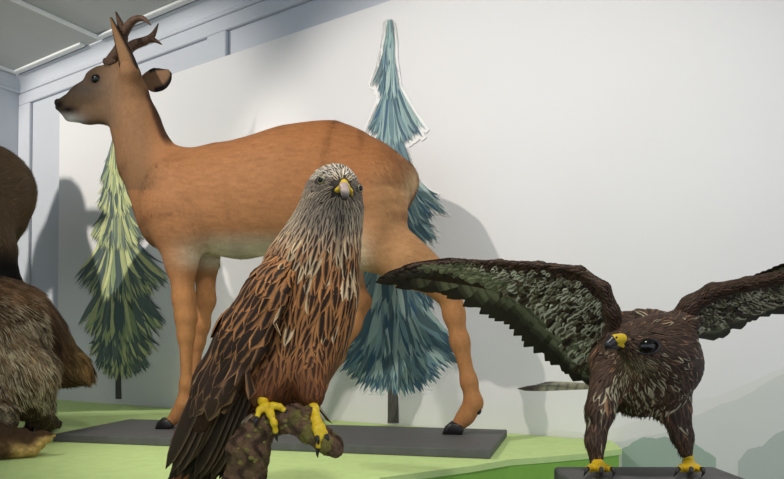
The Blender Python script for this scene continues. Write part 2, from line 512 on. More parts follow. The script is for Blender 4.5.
# ---------------------------------------------------------------- flat spruce cut-outs stuck on the board
M_brush = attr_mat('brushed_print', .55, .3, .06, 60)
M_white = plain('white_cut_edge', (238, 238, 236), .5, .3, .01, 5)
def flat_tree(px_axis, tiers, trunk, pal, label, margin, dark_pal):
    """tiers: (root_y, tip_y, left_x, right_x, count) from the top downwards; strokes fan out from the axis"""
    ax = lambda y: px_axis[0] + (y - px_axis[1]) * px_axis[2]
    b = Wp(ax(trunk[1]), trunk[1], OM)
    t = thing('painted_spruce', label, 'painted tree', b, group='spruce trees on the mural board')
    V, F, C, V2, F2 = [], [], [], [], []; k = 0
    o = OM + .0035
    order = []
    _ = 0
    seq = []
    for ti in range(len(tiers) - 1, -1, -1):                # lowest tier first: the upper boughs overlap it
        ry, ty, lx, rx, n = tiers[ti]; n = int(n * (1.7 if ti > len(tiers) * .62 else 2.6))
        a = list(np.linspace(-1, 1, n)); random.shuffle(a); a.sort(key=lambda v: -abs(v) + random.uniform(-.35, .35))
        seq += [(ti, x) for x in a]
    for j, (ti, s) in enumerate(seq):
        ry, ty, lx, rx, n = tiers[ti]; low = ti > len(tiers) * .62; mg = margin if ti < 5 else margin * .35
        y0 = max(tiers[0][0] - 3, ry - random.uniform(.1, .5) * (ty - ry)); x0 = ax(y0) + s * 2.0
        half = (rx - ax(ty)) if s > 0 else (ax(ty) - lx)
        e = abs(s) ** .8 * (random.uniform(.74, 1.02) if abs(s) < .8 else random.uniform(.8, 1.1))
        x1 = ax(ty) + math.copysign(half * e, s)
        y1 = ty - (1 - math.sqrt(max(0, 1 - abs(s) ** 2 * .75))) * (ty - ry) * .55 + random.uniform(-.07, .05) * (ty - ry)
        L = math.hypot(x1 - x0, y1 - y0)
        w = random.uniform(.018, .042) * L * (1.6 if low else 1) + .5
        # quadratic brush stroke, drooping then flicking outwards at the end
        cx, cy = x0 + (x1 - x0) * .35, y0 + (y1 - y0) * .62
        lobes = random.choice((1, 2, 3))
        for lb in range(lobes):
            ex = x1 + lb * random.uniform(-.10, .06) * L * math.copysign(.5, s); ey = y1 - lb * random.uniform(.05, .25) * L * .5
            P_, c = [], []
            ts = np.linspace(0, 1, 9)
            for t_ in ts:
                x = (1 - t_) ** 2 * x0 + 2 * t_ * (1 - t_) * cx + t_ * t_ * ex
                y = (1 - t_) ** 2 * y0 + 2 * t_ * (1 - t_) * cy + t_ * t_ * ey
                dx = 2 * (1 - t_) * (cx - x0) + 2 * t_ * (ex - cx); dy = 2 * (1 - t_) * (cy - y0) + 2 * t_ * (ey - cy)
                l = math.hypot(dx, dy) + 1e-6
                ww = w * (t_ ** .5) * (1 - t_ ** 3) * (1 + .25 * math.sin(t_ * 9 + j))
                P_.append((x, y, -dy / l * ww, dx / l * ww))
            oo = o + (j + lb * .5) * 6e-6
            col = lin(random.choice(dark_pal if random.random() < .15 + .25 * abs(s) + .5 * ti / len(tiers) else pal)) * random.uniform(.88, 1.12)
            for (x, y, nx, ny) in P_:
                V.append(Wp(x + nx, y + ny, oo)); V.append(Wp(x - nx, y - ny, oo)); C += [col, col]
                g = margin + .0
                V2.append(Wp(x + nx, y + ny, OM + .003 + j * 1e-6)); V2.append(Wp(x - nx, y - ny, OM + .003 + j * 1e-6))
            for i in range(8):
                q = k + 2 * i; F.append([q, q + 1, q + 3, q + 2])
            if margin:
                for i, (x, y, nx, ny) in enumerate(P_):
                    l = math.hypot(nx, ny) + 1e-6; gx, gy = nx / l * mg, ny / l * mg
                    V2[k + 2 * i] = Wp(x + nx + gx, y + ny + gy, OM + .0024 + j * 1e-6); V2[k + 2 * i + 1] = Wp(x - nx - gx, y - ny - gy, OM + .0024 + j * 1e-6)
                # round the outer end
                x, y, nx, ny = P_[-1]; dx, dy = P_[-1][0] - P_[-2][0], P_[-1][1] - P_[-2][1]; l = math.hypot(dx, dy) + 1e-6
                q = k + 16; V2[q] = Wp(x + (dx - dy) / l * mg * .8, y + (dy + dx) / l * mg * .8, OM + .0024 + j * 1e-6)
                V2[q + 1] = Wp(x + (dx + dy) / l * mg * .8, y + (dy - dx) / l * mg * .8, OM + .0024 + j * 1e-6)
                for i in range(8):
                    q = k + 2 * i; F2.append([q, q + 1, q + 3, q + 2])
            k += 18
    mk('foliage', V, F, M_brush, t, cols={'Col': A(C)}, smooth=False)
    if margin: mk('white_backing', V2, F2, M_white, t, smooth=False, label='white margin of the cut-out')
    y0, y1, w = trunk
    pts = [Wp(ax(y0) - w * .5, y0, OM + .003), Wp(ax(y0) + w * .5, y0, OM + .003), Wp(ax(y1) + w * .6, y1, OM + .003), Wp(ax(y1) - w * .6, y1, OM + .003)]
    prism('trunk', pts, WN * .0028, plain('trunk_print', (92, 88, 84), .6, .3, .25, 40, stretch=(8, 8, 1), rgb2=(60, 58, 56)), t)
    return t
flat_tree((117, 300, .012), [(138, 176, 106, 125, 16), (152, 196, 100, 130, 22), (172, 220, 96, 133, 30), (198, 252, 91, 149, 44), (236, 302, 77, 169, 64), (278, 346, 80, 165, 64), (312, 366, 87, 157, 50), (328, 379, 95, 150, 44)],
          (366, 399, 4.6), [(194, 198, 140), (172, 182, 128), (204, 208, 150), (148, 164, 122)],  # print gradient, with the spotlit tone put into its upper strokes
          'painted green spruce cut-out on the mural behind the front legs of the deer', 0, [(94, 108, 104), (108, 122, 114), (82, 98, 96)])  # shaded tone of the lower boughs put into the colour
flat_tree((392, 300, .008), [(22, 50, 386.5, 390, 5), (36, 74, 379.5, 393.5, 8), (56, 102, 373.5, 399.5, 12), (94, 146, 368, 425, 26), (130, 186, 362, 412, 28), (164, 228, 350, 449, 42), (198, 254, 352, 438, 40), (236, 318, 346, 448, 50), (282, 360, 337, 452, 64), (305, 384, 330, 462, 66), (328, 395, 345, 446, 48)],
          (370, 423, 9), [(146, 172, 170), (126, 154, 156), (164, 186, 182), (110, 140, 148)],
          'painted blue-green spruce cut-out with white margin, on the mural behind the deer rump', 3.6, [(72, 98, 108), (88, 112, 118), (62, 90, 104), (102, 130, 134), (64, 96, 122)])

# ================================================================= green platform
def on(z, px, py):
    r = ray(px, py); return CAM + r * ((z - CZ) / r[2])
a = wall_pt(uL - .19, ZP, OM); tip = on(ZP, 622, 449)
tipw = Wp(612, 445.5, OM + .004)
front = [on(ZP, 590, 453), on(ZP, 550, 456.5), on(ZP, 510, 459.5), on(ZP, 470, 466), A([-.02, 1.08, ZP]), A([-.06, .8, ZP]), A([-.1, .55, ZP]), A([-.9, .55, ZP]), A([-1.75, .9, ZP]), A([-2.33, 1.6, ZP])]
pl = [a, tipw, tip] + front
pl = [A([q[0], q[1], ZP]) for q in pl]
plat = thing('display_platform', 'low light green display platform carrying the deer, against the mural', 'platform', A([-.6, 1.6, 0]))
top = prism('platform_top', pl, UP * -.012, M_green, plat)
ins = A(pl); cen = ins.mean(0); ins = cen + (ins - cen) * .992
prism('platform_side', ins - UP * .0125, UP * -(ZP - .0125), M_greenside, plat, label='darker green side of the platform')

# dark board under the deer
ZB = CZ - .200
bp = [on(ZB, 53, 434), on(ZB, 490, 450), on(ZB, 507, 429.5), on(ZB, 130, 419)]
bd = prism('mount_board', bp, UP * -.0175, M_board)
bevel(bd, .0015)
bd['label'] = 'flat dark grey mounting board under the hooves of the deer'; bd['category'] = 'board'
# ================================================================= the roe buck
DN = A([.150, .9887, 0.0]); DC = 1.573 * .9887
def D(px, py, o=0.0):
    r = ray(px, py); return CAM + r * ((DC + o) / (r @ DN))
def rp(r): return r * 1.6 / FPX
M_fur = attr_mat('short_fur', .7, .12, .08, 140, bmp=.1)
M_hair = attr_mat('hair_strands', .6, .15, .1, 60)
M_antler = plain('antler', (96, 70, 52), .6, .3, .3, 160, bmp=.4, rgb2=(50, 36, 27))
M_eye = plain('dark_glass_eye', (12, 9, 8), .12, .5, .1, 5)
M_hoof = plain('hoof_horn', (34, 31, 31), .35, .4, .2, 60, bmp=.1)
M_nose = plain('nose_skin', (30, 26, 26), .4, .5, .2, 300, bmp=.3)

deer = thing('roe_deer', 'red-brown roe buck with small antlers standing side-on upon the dark board', 'deer', D(300, 432))
B = Solid()
def C_(pts, rad, k=14, sq=None, flow=1):
    B.chain([D(*p) for p in pts], [rp(r) for r in rad], rp(k), sq, flow)
flat = lambda f: (DN, f)
# trunk, from the chest back to the rump
C_([(189, 200), (240, 200), (292, 190), (330, 186), (366, 189)], [49, 55.5, 59.5, 59, 46], 20, flat(1.35))
C_([(368, 186), (401, 180)], [40, 13], 20, flat(1.15))
C_([(168, 206), (178, 206)], [26, 34], 26, flat(1.3))
C_([(160, 236), (176, 240)], [10, 14], 20)
C_([(190, 168), (210, 170)], [12, 16], 25, flat(1.6))
# neck
C_([(128, 95), (136.5, 128), (147.5, 163), (175, 200)], [21, 22, 26.5, 38], 22, flat(1.35))
# head: brain case, cheek, muzzle
C_([(118, 84), (106, 84)], [20, 17.5], 10, flat(1.15))
C_([(106, 98), (122, 103)], [16, 18], 16, flat(1.3))
C_([(66, 107), (84, 98), (108, 88)], [8.5, 12.5, 17], 10, flat(1.05))
C_([(62.5, 105), (68, 104)], [6.6, 8], 5)
C_([(69.5, 117), (88, 115.5), (110, 114)], [5.5, 8, 12], 8, flat(1.1))
C_([(92, 77, -.022), (100, 74, -.024)], [5, 6], 7); C_([(92, 77, .022), (100, 74, .024)], [5, 6], 7)      # brow ridges
C_([(118, 66), (124, 72)], [8, 12], 10)
def leg(pts, rad, k=9):
    C_(pts, rad, k)
C_([(133, 88, -.022), (130, 72, -.046), (126.5, 60, -.054)], [12, 8, 4], 10)
# forelegs (near, far)
C_([(178, 215, -.065), (181, 262, -.062)], [30, 15.5], 24, flat(1.3))
leg([(181, 262, -.062), (184, 300, -.06), (186, 318, -.06), (186, 335, -.06), (186.5, 385, -.06), (184, 404, -.06), (178, 414, -.06), (170, 423, -.062)], [14, 9.8, 9.2, 7, 5.4, 6.3, 5, 5.4])
C_([(196, 220, .065), (205, 262, .062)], [26, 14], 22, flat(1.3))
leg([(205, 262, .062), (206, 300, .06), (201, 326, .06), (198, 342, .06), (193, 385, .06), (191, 402, .06), (186, 410, .06), (178, 418, .06)], [13, 9, 8, 6.2, 5, 5.8, 4.6, 5])
# hind legs: thigh, stifle, gaskin, hock, cannon, pastern
C_([(370, 192, -.06), (377, 216, -.065), (381, 240, -.065)], [34, 24, 20], 20, flat(1.35))
C_([(352, 215, -.075), (366, 250, -.075)], [30, 17], 24, flat(1.5))
leg([(376, 244, -.07), (408, 266, -.067), (440, 284, -.064), (451, 293, -.062)], [21, 18.5, 11.5, 9], 14)
C_([(405, 248, -.066), (430, 269, -.066)], [12, 10], 16)
leg([(450, 297, -.062), (454, 314, -.06), (460, 342, -.058), (469, 382, -.056), (473.5, 403, -.055), (466, 416, -.055), (459, 424, -.056)], [10, 9, 7.8, 6.6, 7.4, 6.6, 6.5])
C_([(355, 210, .065), (350, 250, .07)], [34, 22], 22, flat(1.3))
leg([(334, 245, .07), (348, 278, .066), (363, 300, .063)], [20, 13, 7.5], 12)
leg([(360, 304, .063), (350, 326, .06), (336, 356, .058), (319, 388, .056), (312, 404, .055), (303, 413, .055), (294, 420, .056)], [10.5, 10, 8, 6.5, 7, 6, 5.6])
# shoulder and haunch shaping
C_([(170, 185, -.075), (184, 222, -.078)], [22, 20], 26, flat(1.6))
B.mesh(.0052)
B.V[:, 2] = np.maximum(B.V[:, 2], ZB + .004)
bx, by = proj(B.V)
def deer_col(px, py, V, Nn):
    n = len(px); C = np.tile(lin((174, 119, 75)), (n, 1))
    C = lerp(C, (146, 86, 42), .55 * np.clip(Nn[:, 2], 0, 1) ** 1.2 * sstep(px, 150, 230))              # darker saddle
    C = lerp(C, (164, 104, 56), .6 * sstep(px, 250, 330) * sstep(250 - py, 20, 80))
    C = lerp(C, (228, 212, 182), sstep(py, 226, 256) * np.exp(-((px - 245) / 60) ** 4) * .95 * sstep(-py, -276, -258))
    C = lerp(C, (226, 208, 172), blob(px, py, 352, 256, 20, 24) * (Nn[:, 1] < .4) * .9)
    C = lerp(C, (194, 144, 94), .85 * sstep(px, 352, 395) * sstep(py, 150, 190) * (py < 300))
    C = lerp(C, (232, 200, 150), blob(px, py, 411, 180, 8, 16) * .8)
    C = lerp(C, (140, 98, 60), .55 * blob(px, py, 384, 222, 14, 40))
    legs = sstep(py, 262, 300)
    C = lerp(C, (192, 132, 78), legs * .9)
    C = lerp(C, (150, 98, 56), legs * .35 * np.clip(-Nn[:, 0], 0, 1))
    hn = sstep(-px, -168, -140) * (py < 190)                                                             # neck and head greyer
    C = lerp(C, (136, 100, 68), hn * .9)
    C = lerp(C, (120, 95, 72), sstep(-px, -128, -108) * (py < 128) * .85)
    C = lerp(C, (78, 52, 36), .95 * sstep(px - np.interp(py, [85, 100, 120, 135, 146, 152], [141, 145, 151.5, 157, 163, 172]), 0, 5) * sstep(py, 84, 95) * sstep(-py, -150, -136) * (px < 172))              # dark line down the nape
    C = lerp(C, (98, 84, 72), blob(px, py, 83, 89, 21, 10))                                            # dusky bridge of the nose
    C = lerp(C, (84, 68, 54), blob(px, py, 92, 68, 12, 9) * .7)
    C = lerp(C, (232, 228, 220), blob(px, py, 69, 122, 12, 7))                                           # white chin
    C = lerp(C, (188, 180, 168), blob(px, py, 62, 116, 4, 3) * .9)
    C = lerp(C, (30, 24, 22), np.maximum(blob(px, py, 58.5, 105, 6, 5.5), blob(px, py, 68, 109.5, 9, 3.4)))
    C = lerp(C, (36, 26, 22), blob(px, py, 95, 79, 6, 5.5) * .9)
    C = lerp(C, (60, 44, 30), blob(px, py, 344, 350, 5, 5) * .9)
    lm = np.clip(sstep(py, 255, 285) + sstep(-px, -172, -150) * (py < 200), 0, 1)
    st_ = .14 * vnoise(V * A([45., 45, 330])) + .10 * vnoise(V * A([110., 110, 800]) + 7.3)
    sv_ = .07 * vnoise(V * A([260., 260, 40])) + .06 * vnoise(V * A([500., 500, 90]) + 3.1)
    C = C * (1 + st_ * (1 - lm) + sv_ * lm)[:, None]
    C = (C * .94 + C.mean(1, keepdims=True) * .06) * .84
    return C
bc = deer_col(bx, by, B.V, B.Nn)
mk('body', B.V, B.F, M_fur, deer, cols={'Col': bc}, nrm=None)
dbvh = B.bvh()
def hit(px, py, bvh):
    r = unit(ray(px, py)); l, n, i, d = bvh.ray_cast(Vector(CAM), Vector(r))
    return (A(l), A(n)) if l is not None else (None, None)
# coat: short hairs lying along the body
def coat(solid, n, colf, Lf, wd, lift, parent, mat, jit=.16, tip=1.12, droop=0., nz=.22, bend=.12, keep=None, zmin=None):
    Pt, Nn, Dd = solid.scatter(n, keep); px, py = proj(Pt)
    C = jitter(colf(px, py, Pt, Nn), jit); L = Lf(px, py) * rng.uniform(.7, 1.25, n)
    Dd = unit(Dd + rng.normal(0, nz, Dd.shape)); Dd = unit(Dd - Nn * np.sum(Dd * Nn, 1, keepdims=True))
    return hairs('coat', Pt - Nn * .0008, Nn, Dd, L, wd * rng.uniform(.7, 1.3, n), lift, C, mat, parent, droop=droop, tipcol=np.clip(C * tip, 0, 1), bend=bend, zmin=zmin)
def dl(px, py):
    L = np.where(py < 262, .018, .010); L = np.where((px < 150) & (py < 130), .006, L)
    L = L + .012 * blob(px, py, 400, 190, 14, 40) + .008 * blob(px, py, 230, 256, 50, 12)
    return np.where(px < 75, .003, L)
coat(B, 150000, deer_col, dl, .0012, .05, deer, M_hair, jit=.10, nz=.16, bend=.05, tip=1.05, zmin=ZB + .003)

# eye, with a dark lid rim
q, nq = hit(95.5, 78.5, dbvh)
e = mk('eye', *ball(q + DN * rp(2.6), rp(5.6), sc=(1.05, 1, .92)), M_eye, deer, label='black glossy eye')
for sgn in (1,):
    q2 = q + DN * .062; mk('eye', *ball(q2, rp(5.0)), M_eye, deer)
# nose pad
mk('nose', *join([ball(D(60, 104), rp(6.0), sc=(.8, 1.25, .85)), ball(D(58.5, 107.5, -.008), rp(3.2)), ball(D(58.5, 107.5, .008), rp(3.2))]), M_nose, deer)
# ears: a cupped leaf with thickness
M_ear = attr_mat('ear_skin', .75, .12, .12, 200)
def ear(stations, thick, name='ear', outer=(122, 92, 64), inner=(196, 188, 174), rim=(44, 34, 28), fr=-1, seg=9, cup=.7):
    """stations: (px, py, off, half width in m, axis-normal) from base to tip; opening faces fr*DN"""
    V, C = [], []
    st = A(stations); ti = np.linspace(0, len(st) - 1, 4 * len(st)); sm = lambda k: np.interp(ti, range(len(st)), st[:, k])
    stations = np.stack([np.convolve(np.pad(sm(k), 2, mode='edge'), [.1, .2, .4, .2, .1], 'valid') for k in range(4)], 1)
    S = [D(a, b, o) for a, b, o, *_ in stations]; n = len(S)
    for layer in (0, 1):
        for i in range(n):
            t = unit(S[min(i + 1, n - 1)] - S[max(i - 1, 0)]); side = unit(np.cross(t, DN)); nn = np.cross(side, t)
            w = stations[i][3]
            for j in range(seg):
                u = -1 + 2 * j / (seg - 1)
                th = u * 1.25 * cup
                off = side * (w * math.sin(th) / math.sin(1.25 * cup)) + nn * fr * (-(w / 1.25) * (math.cos(th) - math.cos(1.25 * cup)))
                V.append(S[i] + off + nn * fr * (thick * (1 - u * u) * (1 if layer == 0 else 0) * -1))
                c = lin(outer) if layer == 0 else lin(inner)
                if abs(u) > .74 and i > n * .35: c = lin(rim)
                if layer == 0 and i > n - 3: c = c * .8 + lin(rim) * .2
                C.append(c)
    F = []
    for layer in (0, 1):
        o = layer * n * seg
        for i in range(n - 1):
            for j in range(seg - 1):
                f = [o + i * seg + j, o + i * seg + j + 1, o + (i + 1) * seg + j + 1, o + (i + 1) * seg + j]
                F.append(f if layer == 0 else f[::-1])
    o = n * seg
    for i in range(n - 1):
        for j in (0, seg - 1):
            F.append([i * seg + j, (i + 1) * seg + j, o + (i + 1) * seg + j, o + i * seg + j])
    return mk(name, V, F, M_ear, deer, cols={'Col': A(C)})
ear([(132, 88, -.045), (129, 72, -.05), (124.5, 56, -.055), (119, 40, -.06), (114, 28, -.062), (110.5, 16, -.064)] and
    [(135, 84, -.024, .012), (133, 79, -.04, .021), (130.5, 74, -.05, .027), (126, 58, -.056, .0225), (120, 42, -.06, .015), (115, 29, -.062, .009), (111, 17, -.064, .002)], .006, fr=1)
ear([(140, 84, .03, .010), (146, 82, .036, .024), (153, 81, .042, .034), (160, 78.5, .046, .035), (166, 75, .05, .025), (170.5, 71, .052, .006)], .006, outer=(120, 92, 70), rim=(30, 26, 24), fr=1, cup=.3)
# antlers: burr, pearled beam and tines
def antler(beam, br, tines, burr, off):
    pr = [tube([D(x, y, o) for x, y, o in beam], [rp(r) for r in br], 9, 5)]
    for t, tr in tines: pr.append(tube([D(x, y, o) for x, y, o in t], [rp(r) for r in tr], 8, 5))
    bx_, by_ = burr
    for k in range(16):
        a = 2 * math.pi * k / 16
        pr.append(ball(D(bx_ + math.cos(a) * 5.2, by_ + 1.2 * math.sin(a * 2) + 1.0 * math.cos(a), off + .0125 * math.sin(a)), rp(2.9), seg=8, ring=6))
    for k in range(26):
        i = random.randrange(len(beam) - 2); t = random.random()
        p0, p1 = A(beam[i]), A(beam[i + 1]); q = p0 + (p1 - p0) * t; a = random.uniform(0, 6.28); r = br[i] * .95
        pr.append(ball(D(q[0] + math.cos(a) * r, q[1] + .2 * math.sin(a), q[2] + math.sin(a) * rp(r)), rp(1.1), seg=6, ring=5))
    v, f = join(pr); return mk('antler', v, f, M_antler, deer)
antler([(110, 71, -.02), (111, 62, -.022), (119, 50, -.03), (123, 38, -.036), (121, 26, -.04), (116, 12, -.042)], [6.5, 6, 5.6, 5.2, 3.8, .8],
       [([(122.5, 36, -.036), (127, 28, -.045), (134, 20, -.052), (143, 18.5, -.056), (151, 25, -.058)], [4.8, 4.4, 3.6, 2.7, .6])], (110.5, 62.5), -.021)
antler([(117, 70, .02), (119, 60, .022), (126, 52, .03), (134, 45, .038), (146, 40.5, .044), (153, 35, .047), (158.5, 23.5, .05)], [6.5, 6, 5.6, 5.2, 4.2, 3.0, .5],
       [([(147, 40, .044), (154, 40, .05), (162, 44.5, .054)], [3.8, 2.8, .5])], (118, 61), .022)
# cloven hooves and dew claws
def hoof(px, py, o, s=1., zb=None):
    for k in (-1, 1):
        c = D(px, py, o + k * .009); pts = []
        zg = ZB + .0006
        X = unit(A([-.988, .15, 0])); Yv = A([.15, .988, 0]); c = A([c[0], c[1], zg])
        prof = [(-.026, .0), (.014, 0), (.019, .010), (.012, .021), (-.006, .026), (-.021, .014)]
        V, F = [], []
        for wv, sc in ((-.0085, .8), (-.006, 1), (.006, 1), (.0085, .8)):
            for a, b in prof: V.append(c - X * (a * sc * s - .0) + Yv * wv * s + UP * (b * sc if sc < 1 else b) * s)
        m = len(prof)
        for i in range(3):
            for j in range(m): F.append([i * m + j, i * m + (j + 1) % m, (i + 1) * m + (j + 1) % m, (i + 1) * m + j])
        F += [list(range(m))[::-1], [3 * m + j for j in range(m)]]
        mk('hoof', V, F, M_hoof, deer, label='dark cloven hoof')
hoof(166, 432, -.062); hoof(176, 424, .06); hoof(455, 434, -.056, 1.12); hoof(293, 426, .056)
for (x, y, o) in ((478.5, 410.5, -.062), (478.5, 410.5, -.045), (191, 406, -.068), (191, 406, -.052)):
    mk('dew_claw', *ball(D(x, y, o), rp(3.2), sc=(.9, .9, 1.25), seg=10, ring=8), M_hoof, deer)
# ================================================================= the red kite on its branch
M_feather = feather_mat('feather_vanes')
M_skin = attr_mat('bird_skin_down', .8, .1, .2, 200)
M_yellow = plain('yellow_scaly_skin', (232, 202, 44), .45, .4, .12, 260, bmp=.25, rgb2=(212, 168, 20))
M_claw = plain('claw_horn', (40, 36, 38), .3, .5, .2, 80)
def rk(r, Y=.8): return r * Y / FPX
def Pk(p): return P(p[0], p[1], p[2])
kite = thing('red_kite', 'rufous bird of prey with pale streaked head and yellow feet, perched on the branch', 'bird', P(300, 425, .8))
K = Solid()
def KC(pts, rad, k=10, sq=None, flow=1):
    K.chain([Pk(p) for p in pts], [rk(r, p[2]) for r, p in zip(rad, pts)], rk(k), sq, flow)
KY = A([0, 1., 0])
KC([(337, 184, .782), (334, 192, .80), (331, 214, .808)], [17.5, 24, 26], 10)
KC([(342, 186, .766), (338, 196, .785)], [10, 19], 12, flow=0)
KC([(331, 214, .808), (322, 242, .815), (312, 270, .822), (304, 300, .828), (298, 330, .835), (290, 356, .84), (280, 384, .845)], [27, 32, 41, 45, 43, 40, 32], 18, (KY, 1.25))
KC([(333, 298, .815), (321, 350, .82)], [15, 13], 20)
KC([(258, 374, .812), (306, 372, .812)], [21, 17], 18, flow=0)
KC([(280, 384, .845), (246, 412, .86), (218, 452, .875), (206, 474, .885)], [31, 22, 13, 8], 14)
KC([(268, 376, .80), (264, 392, .795), (263, 400, .795)], [16, 9, 5], 14)                     # feathered thighs
KC([(308, 368, .80), (312, 392, .79), (313, 402, .79)], [14, 8, 4.6], 14)
K.mesh(.0030)
kx, ky = proj(K.V)
def kite_base(px, py):
    C = np.tile(lin((120, 74, 40)), (len(px), 1))
    C = lerp(C, (92, 84, 78), sstep(-py, -262, -232))
    return C
mk('body', K.V, K.F, M_skin, kite, cols={'Col': kite_base(kx, ky) * .6})
kb = K.bvh()
EYES = [(321.5, 180), (359.2, 188.5)]
def kite_feathers():
    Pt, Nn, Dd = K.scatter(30000)
    px, py = proj(Pt)
    front = (Nn @ unit(CAM - P(310, 280, .8))) > -.55
    # feather length / width by region (metres)
    L = np.interp(py, [165, 185, 205, 230, 255, 290, 350, 420], [.014, .011, .017, .030, .040, .046, .040, .034])
    W = np.interp(py, [165, 185, 205, 230, 255, 290, 350, 420], [.0056, .0042, .0058, .0095, .0130, .0150, .012, .011])
    face = np.minimum(*[np.hypot((px - ex) / 1.0, py - ey) for ex, ey in EYES])
    L = np.where((face < 11) & (py < 205), .0055, L); W = np.where((face < 11) & (py < 205), .0026, W)
    fb = np.hypot(px - 342, py - 188)
    ok = front & ~((fb < 8.5) & (Nn[:, 1] < -.2)) & (face > 4.6) & (py < 470)
    Pt, Nn, Dd, px, py, L, W, face, fb = [x[ok] for x in (Pt, Nn, Dd, px, py, L, W, face, fb)]
    keep = thin(Pt, np.maximum(W * .58, .0017))
    Pt, Nn, Dd, px, py, L, W, face, fb = [x[keep] for x in (Pt, Nn, Dd, px, py, L, W, face, fb)]
    o = np.argsort(-py); Pt, Nn, Dd, px, py, L, W, face, fb = [x[o] for x in (Pt, Nn, Dd, px, py, L, W, face, fb)]
    n = len(Pt)
    # around the beak the feathers radiate outwards
    bk = P(342, 186, .755); rad = unit(Pt - bk); rad = unit(rad - Nn * np.sum(rad * Nn, 1, keepdims=True))
    m = np.clip(1 - (fb - 10) / 26, 0, 1)[:, None] * (py < 216)[:, None]
    Dd = unit(Dd * (1 - m) + rad * m + A([0, 0, -1]) * .12 + rng.normal(0, .10, (n, 3)))
    Dd = unit(Dd - Nn * np.sum(Dd * Nn, 1, keepdims=True))
    t = sstep(py, 206, 252)[:, None]; t2 = sstep(py, 310, 380)[:, None]
    ce = lin((204, 184, 154)) * (1 - t) + lin((188, 128, 76)) * t
    ce = ce * (1 - t2) + lin((118, 70, 38)) * t2
    pale = (rng.random(n) < np.interp(py, [250, 300], [.3, .10]))[:, None] * (t > .2) * (py < 335)[:, None]
    ce = np.where(pale, lin((226, 196, 154)), ce)
    cc = lin((64, 54, 48)) * (1 - t) + lin((48, 32, 22)) * t
    cc = cc * (1 - t2) + lin((74, 44, 26)) * t2
    grey = np.clip(blob(px, py, 334, 206, 22, 14) + .9 * (face < 13) * (py < 205) + .8 * blob(px, py, 318, 205, 14, 22), 0, 1)[:, None]
    ce = ce * (1 - .62 * grey) + lin((92, 84, 80)) * .62 * grey
    crown = (py < 178)[:, None]
    ce = np.where(crown, lin((226, 214, 194)), ce)
    pr = np.zeros((n, 3)); pr[:, 0] = np.interp(py, [170, 230, 270, 330, 400], [.30, .34, .42, .36, .22]) + rng.normal(0, .07, n)
    pr[:, 1] = .25
    pr[:, 0] += .12 * (py < 178)
    lift = np.where(py < 200, .13, np.where(py < 240, .10, .07))
    feathers('plumage', Pt, Nn, Dd, L * rng.uniform(.85, 1.15, n), W * rng.uniform(.85, 1.15, n), jitter(ce, .12), jitter(cc, .12), pr, M_feather, kite,
             lift=lift, bvh=kb, camber=.10, shape='lance', nv=6)
kite_feathers()
# eyes
M_iris = plain('pale_yellow_grey_iris', (176, 164, 112), .12, .6, .1, 200, coat=1, rgb2=(140, 130, 92))
for (x, y) in EYES:
    q, nq = hit(x, y, kb)
    if q is None: q, nq = P(x, y, .79), A([.5, -.8, 0])
    look = unit(nq * .75 + unit(CAM - q) * .55)
    e = mk('eye', *ball(q - look * rk(1.6), rk(4.9)), M_iris, kite, label='pale yellow eye with a black pupil')
    mk('pupil', *ball(q - look * rk(1.6) + look * rk(3.0), rk(3.1), zax=look, sx=unit(np.cross(look, UP)), sc=(1, 1, .82)), M_eye, e)
    # dark bare rim and brow ridge
    rimp = [q - look * rk(.2) + (unit(np.cross(look, UP)) * math.cos(a) + np.cross(unit(np.cross(look, UP)), look) * math.sin(a)) * rk(4.6) for a in np.linspace(0, 2 * math.pi, 15)]
    mk('eyelid', *tube(rimp, [rk(.9)] * 15, 6, 2), M_claw, e)
# beak: horn-coloured hook, yellow cere with nostrils, yellow gape
M_horn = attr_mat('beak_horn', .35, .4, .1, 100)
hk = Solid()
bkp = lambda x, y, Y: P(x, y, Y)
hk.chain([bkp(343, 183, .762), bkp(344, 187, .7475), bkp(345, 192, .741), bkp(345.5, 197, .7435), bkp(345.6, 200.5, .748)], [rk(4.0), rk(4.0), rk(3.6), rk(2.4), rk(.8)], rk(3))
hk.mesh(.0011)
hx, hy = proj(hk.V)
mk('beak', hk.V, hk.F, M_horn, kite, cols={'Col': lerp(np.tile(lin((176, 156, 148)), (len(hx), 1)), (70, 62, 62), sstep(hy, 192, 199))}, label='hooked horn-coloured beak')
ce_ = Solid()
ce_.chain([bkp(344, 182.5, .757), bkp(344.2, 185.5, .7495)], [rk(3.6), rk(4.1)], rk(3))
ce_.chain([bkp(332.5, 191.2, .768), bkp(338, 190, .755), bkp(342, 187, .7495)], [rk(1.3), rk(2.0), rk(2.8)], rk(3))
ce_.chain([bkp(352.5, 196, .768), bkp(350.5, 191, .756), bkp(347, 187, .7495)], [rk(1.2), rk(1.9), rk(2.6)], rk(3))
ce_.mesh(.0011)
cer = mk('cere', ce_.V, ce_.F, M_yellow, kite, label='yellow cere and gape')
for (x, y) in ((341.6, 185.5), (347.2, 185.7)):
    mk('nostril', *ball(bkp(x, y, .7455), rk(1.1), sc=(1.3, .8, .7), seg=10, ring=8), M_eye, cer)

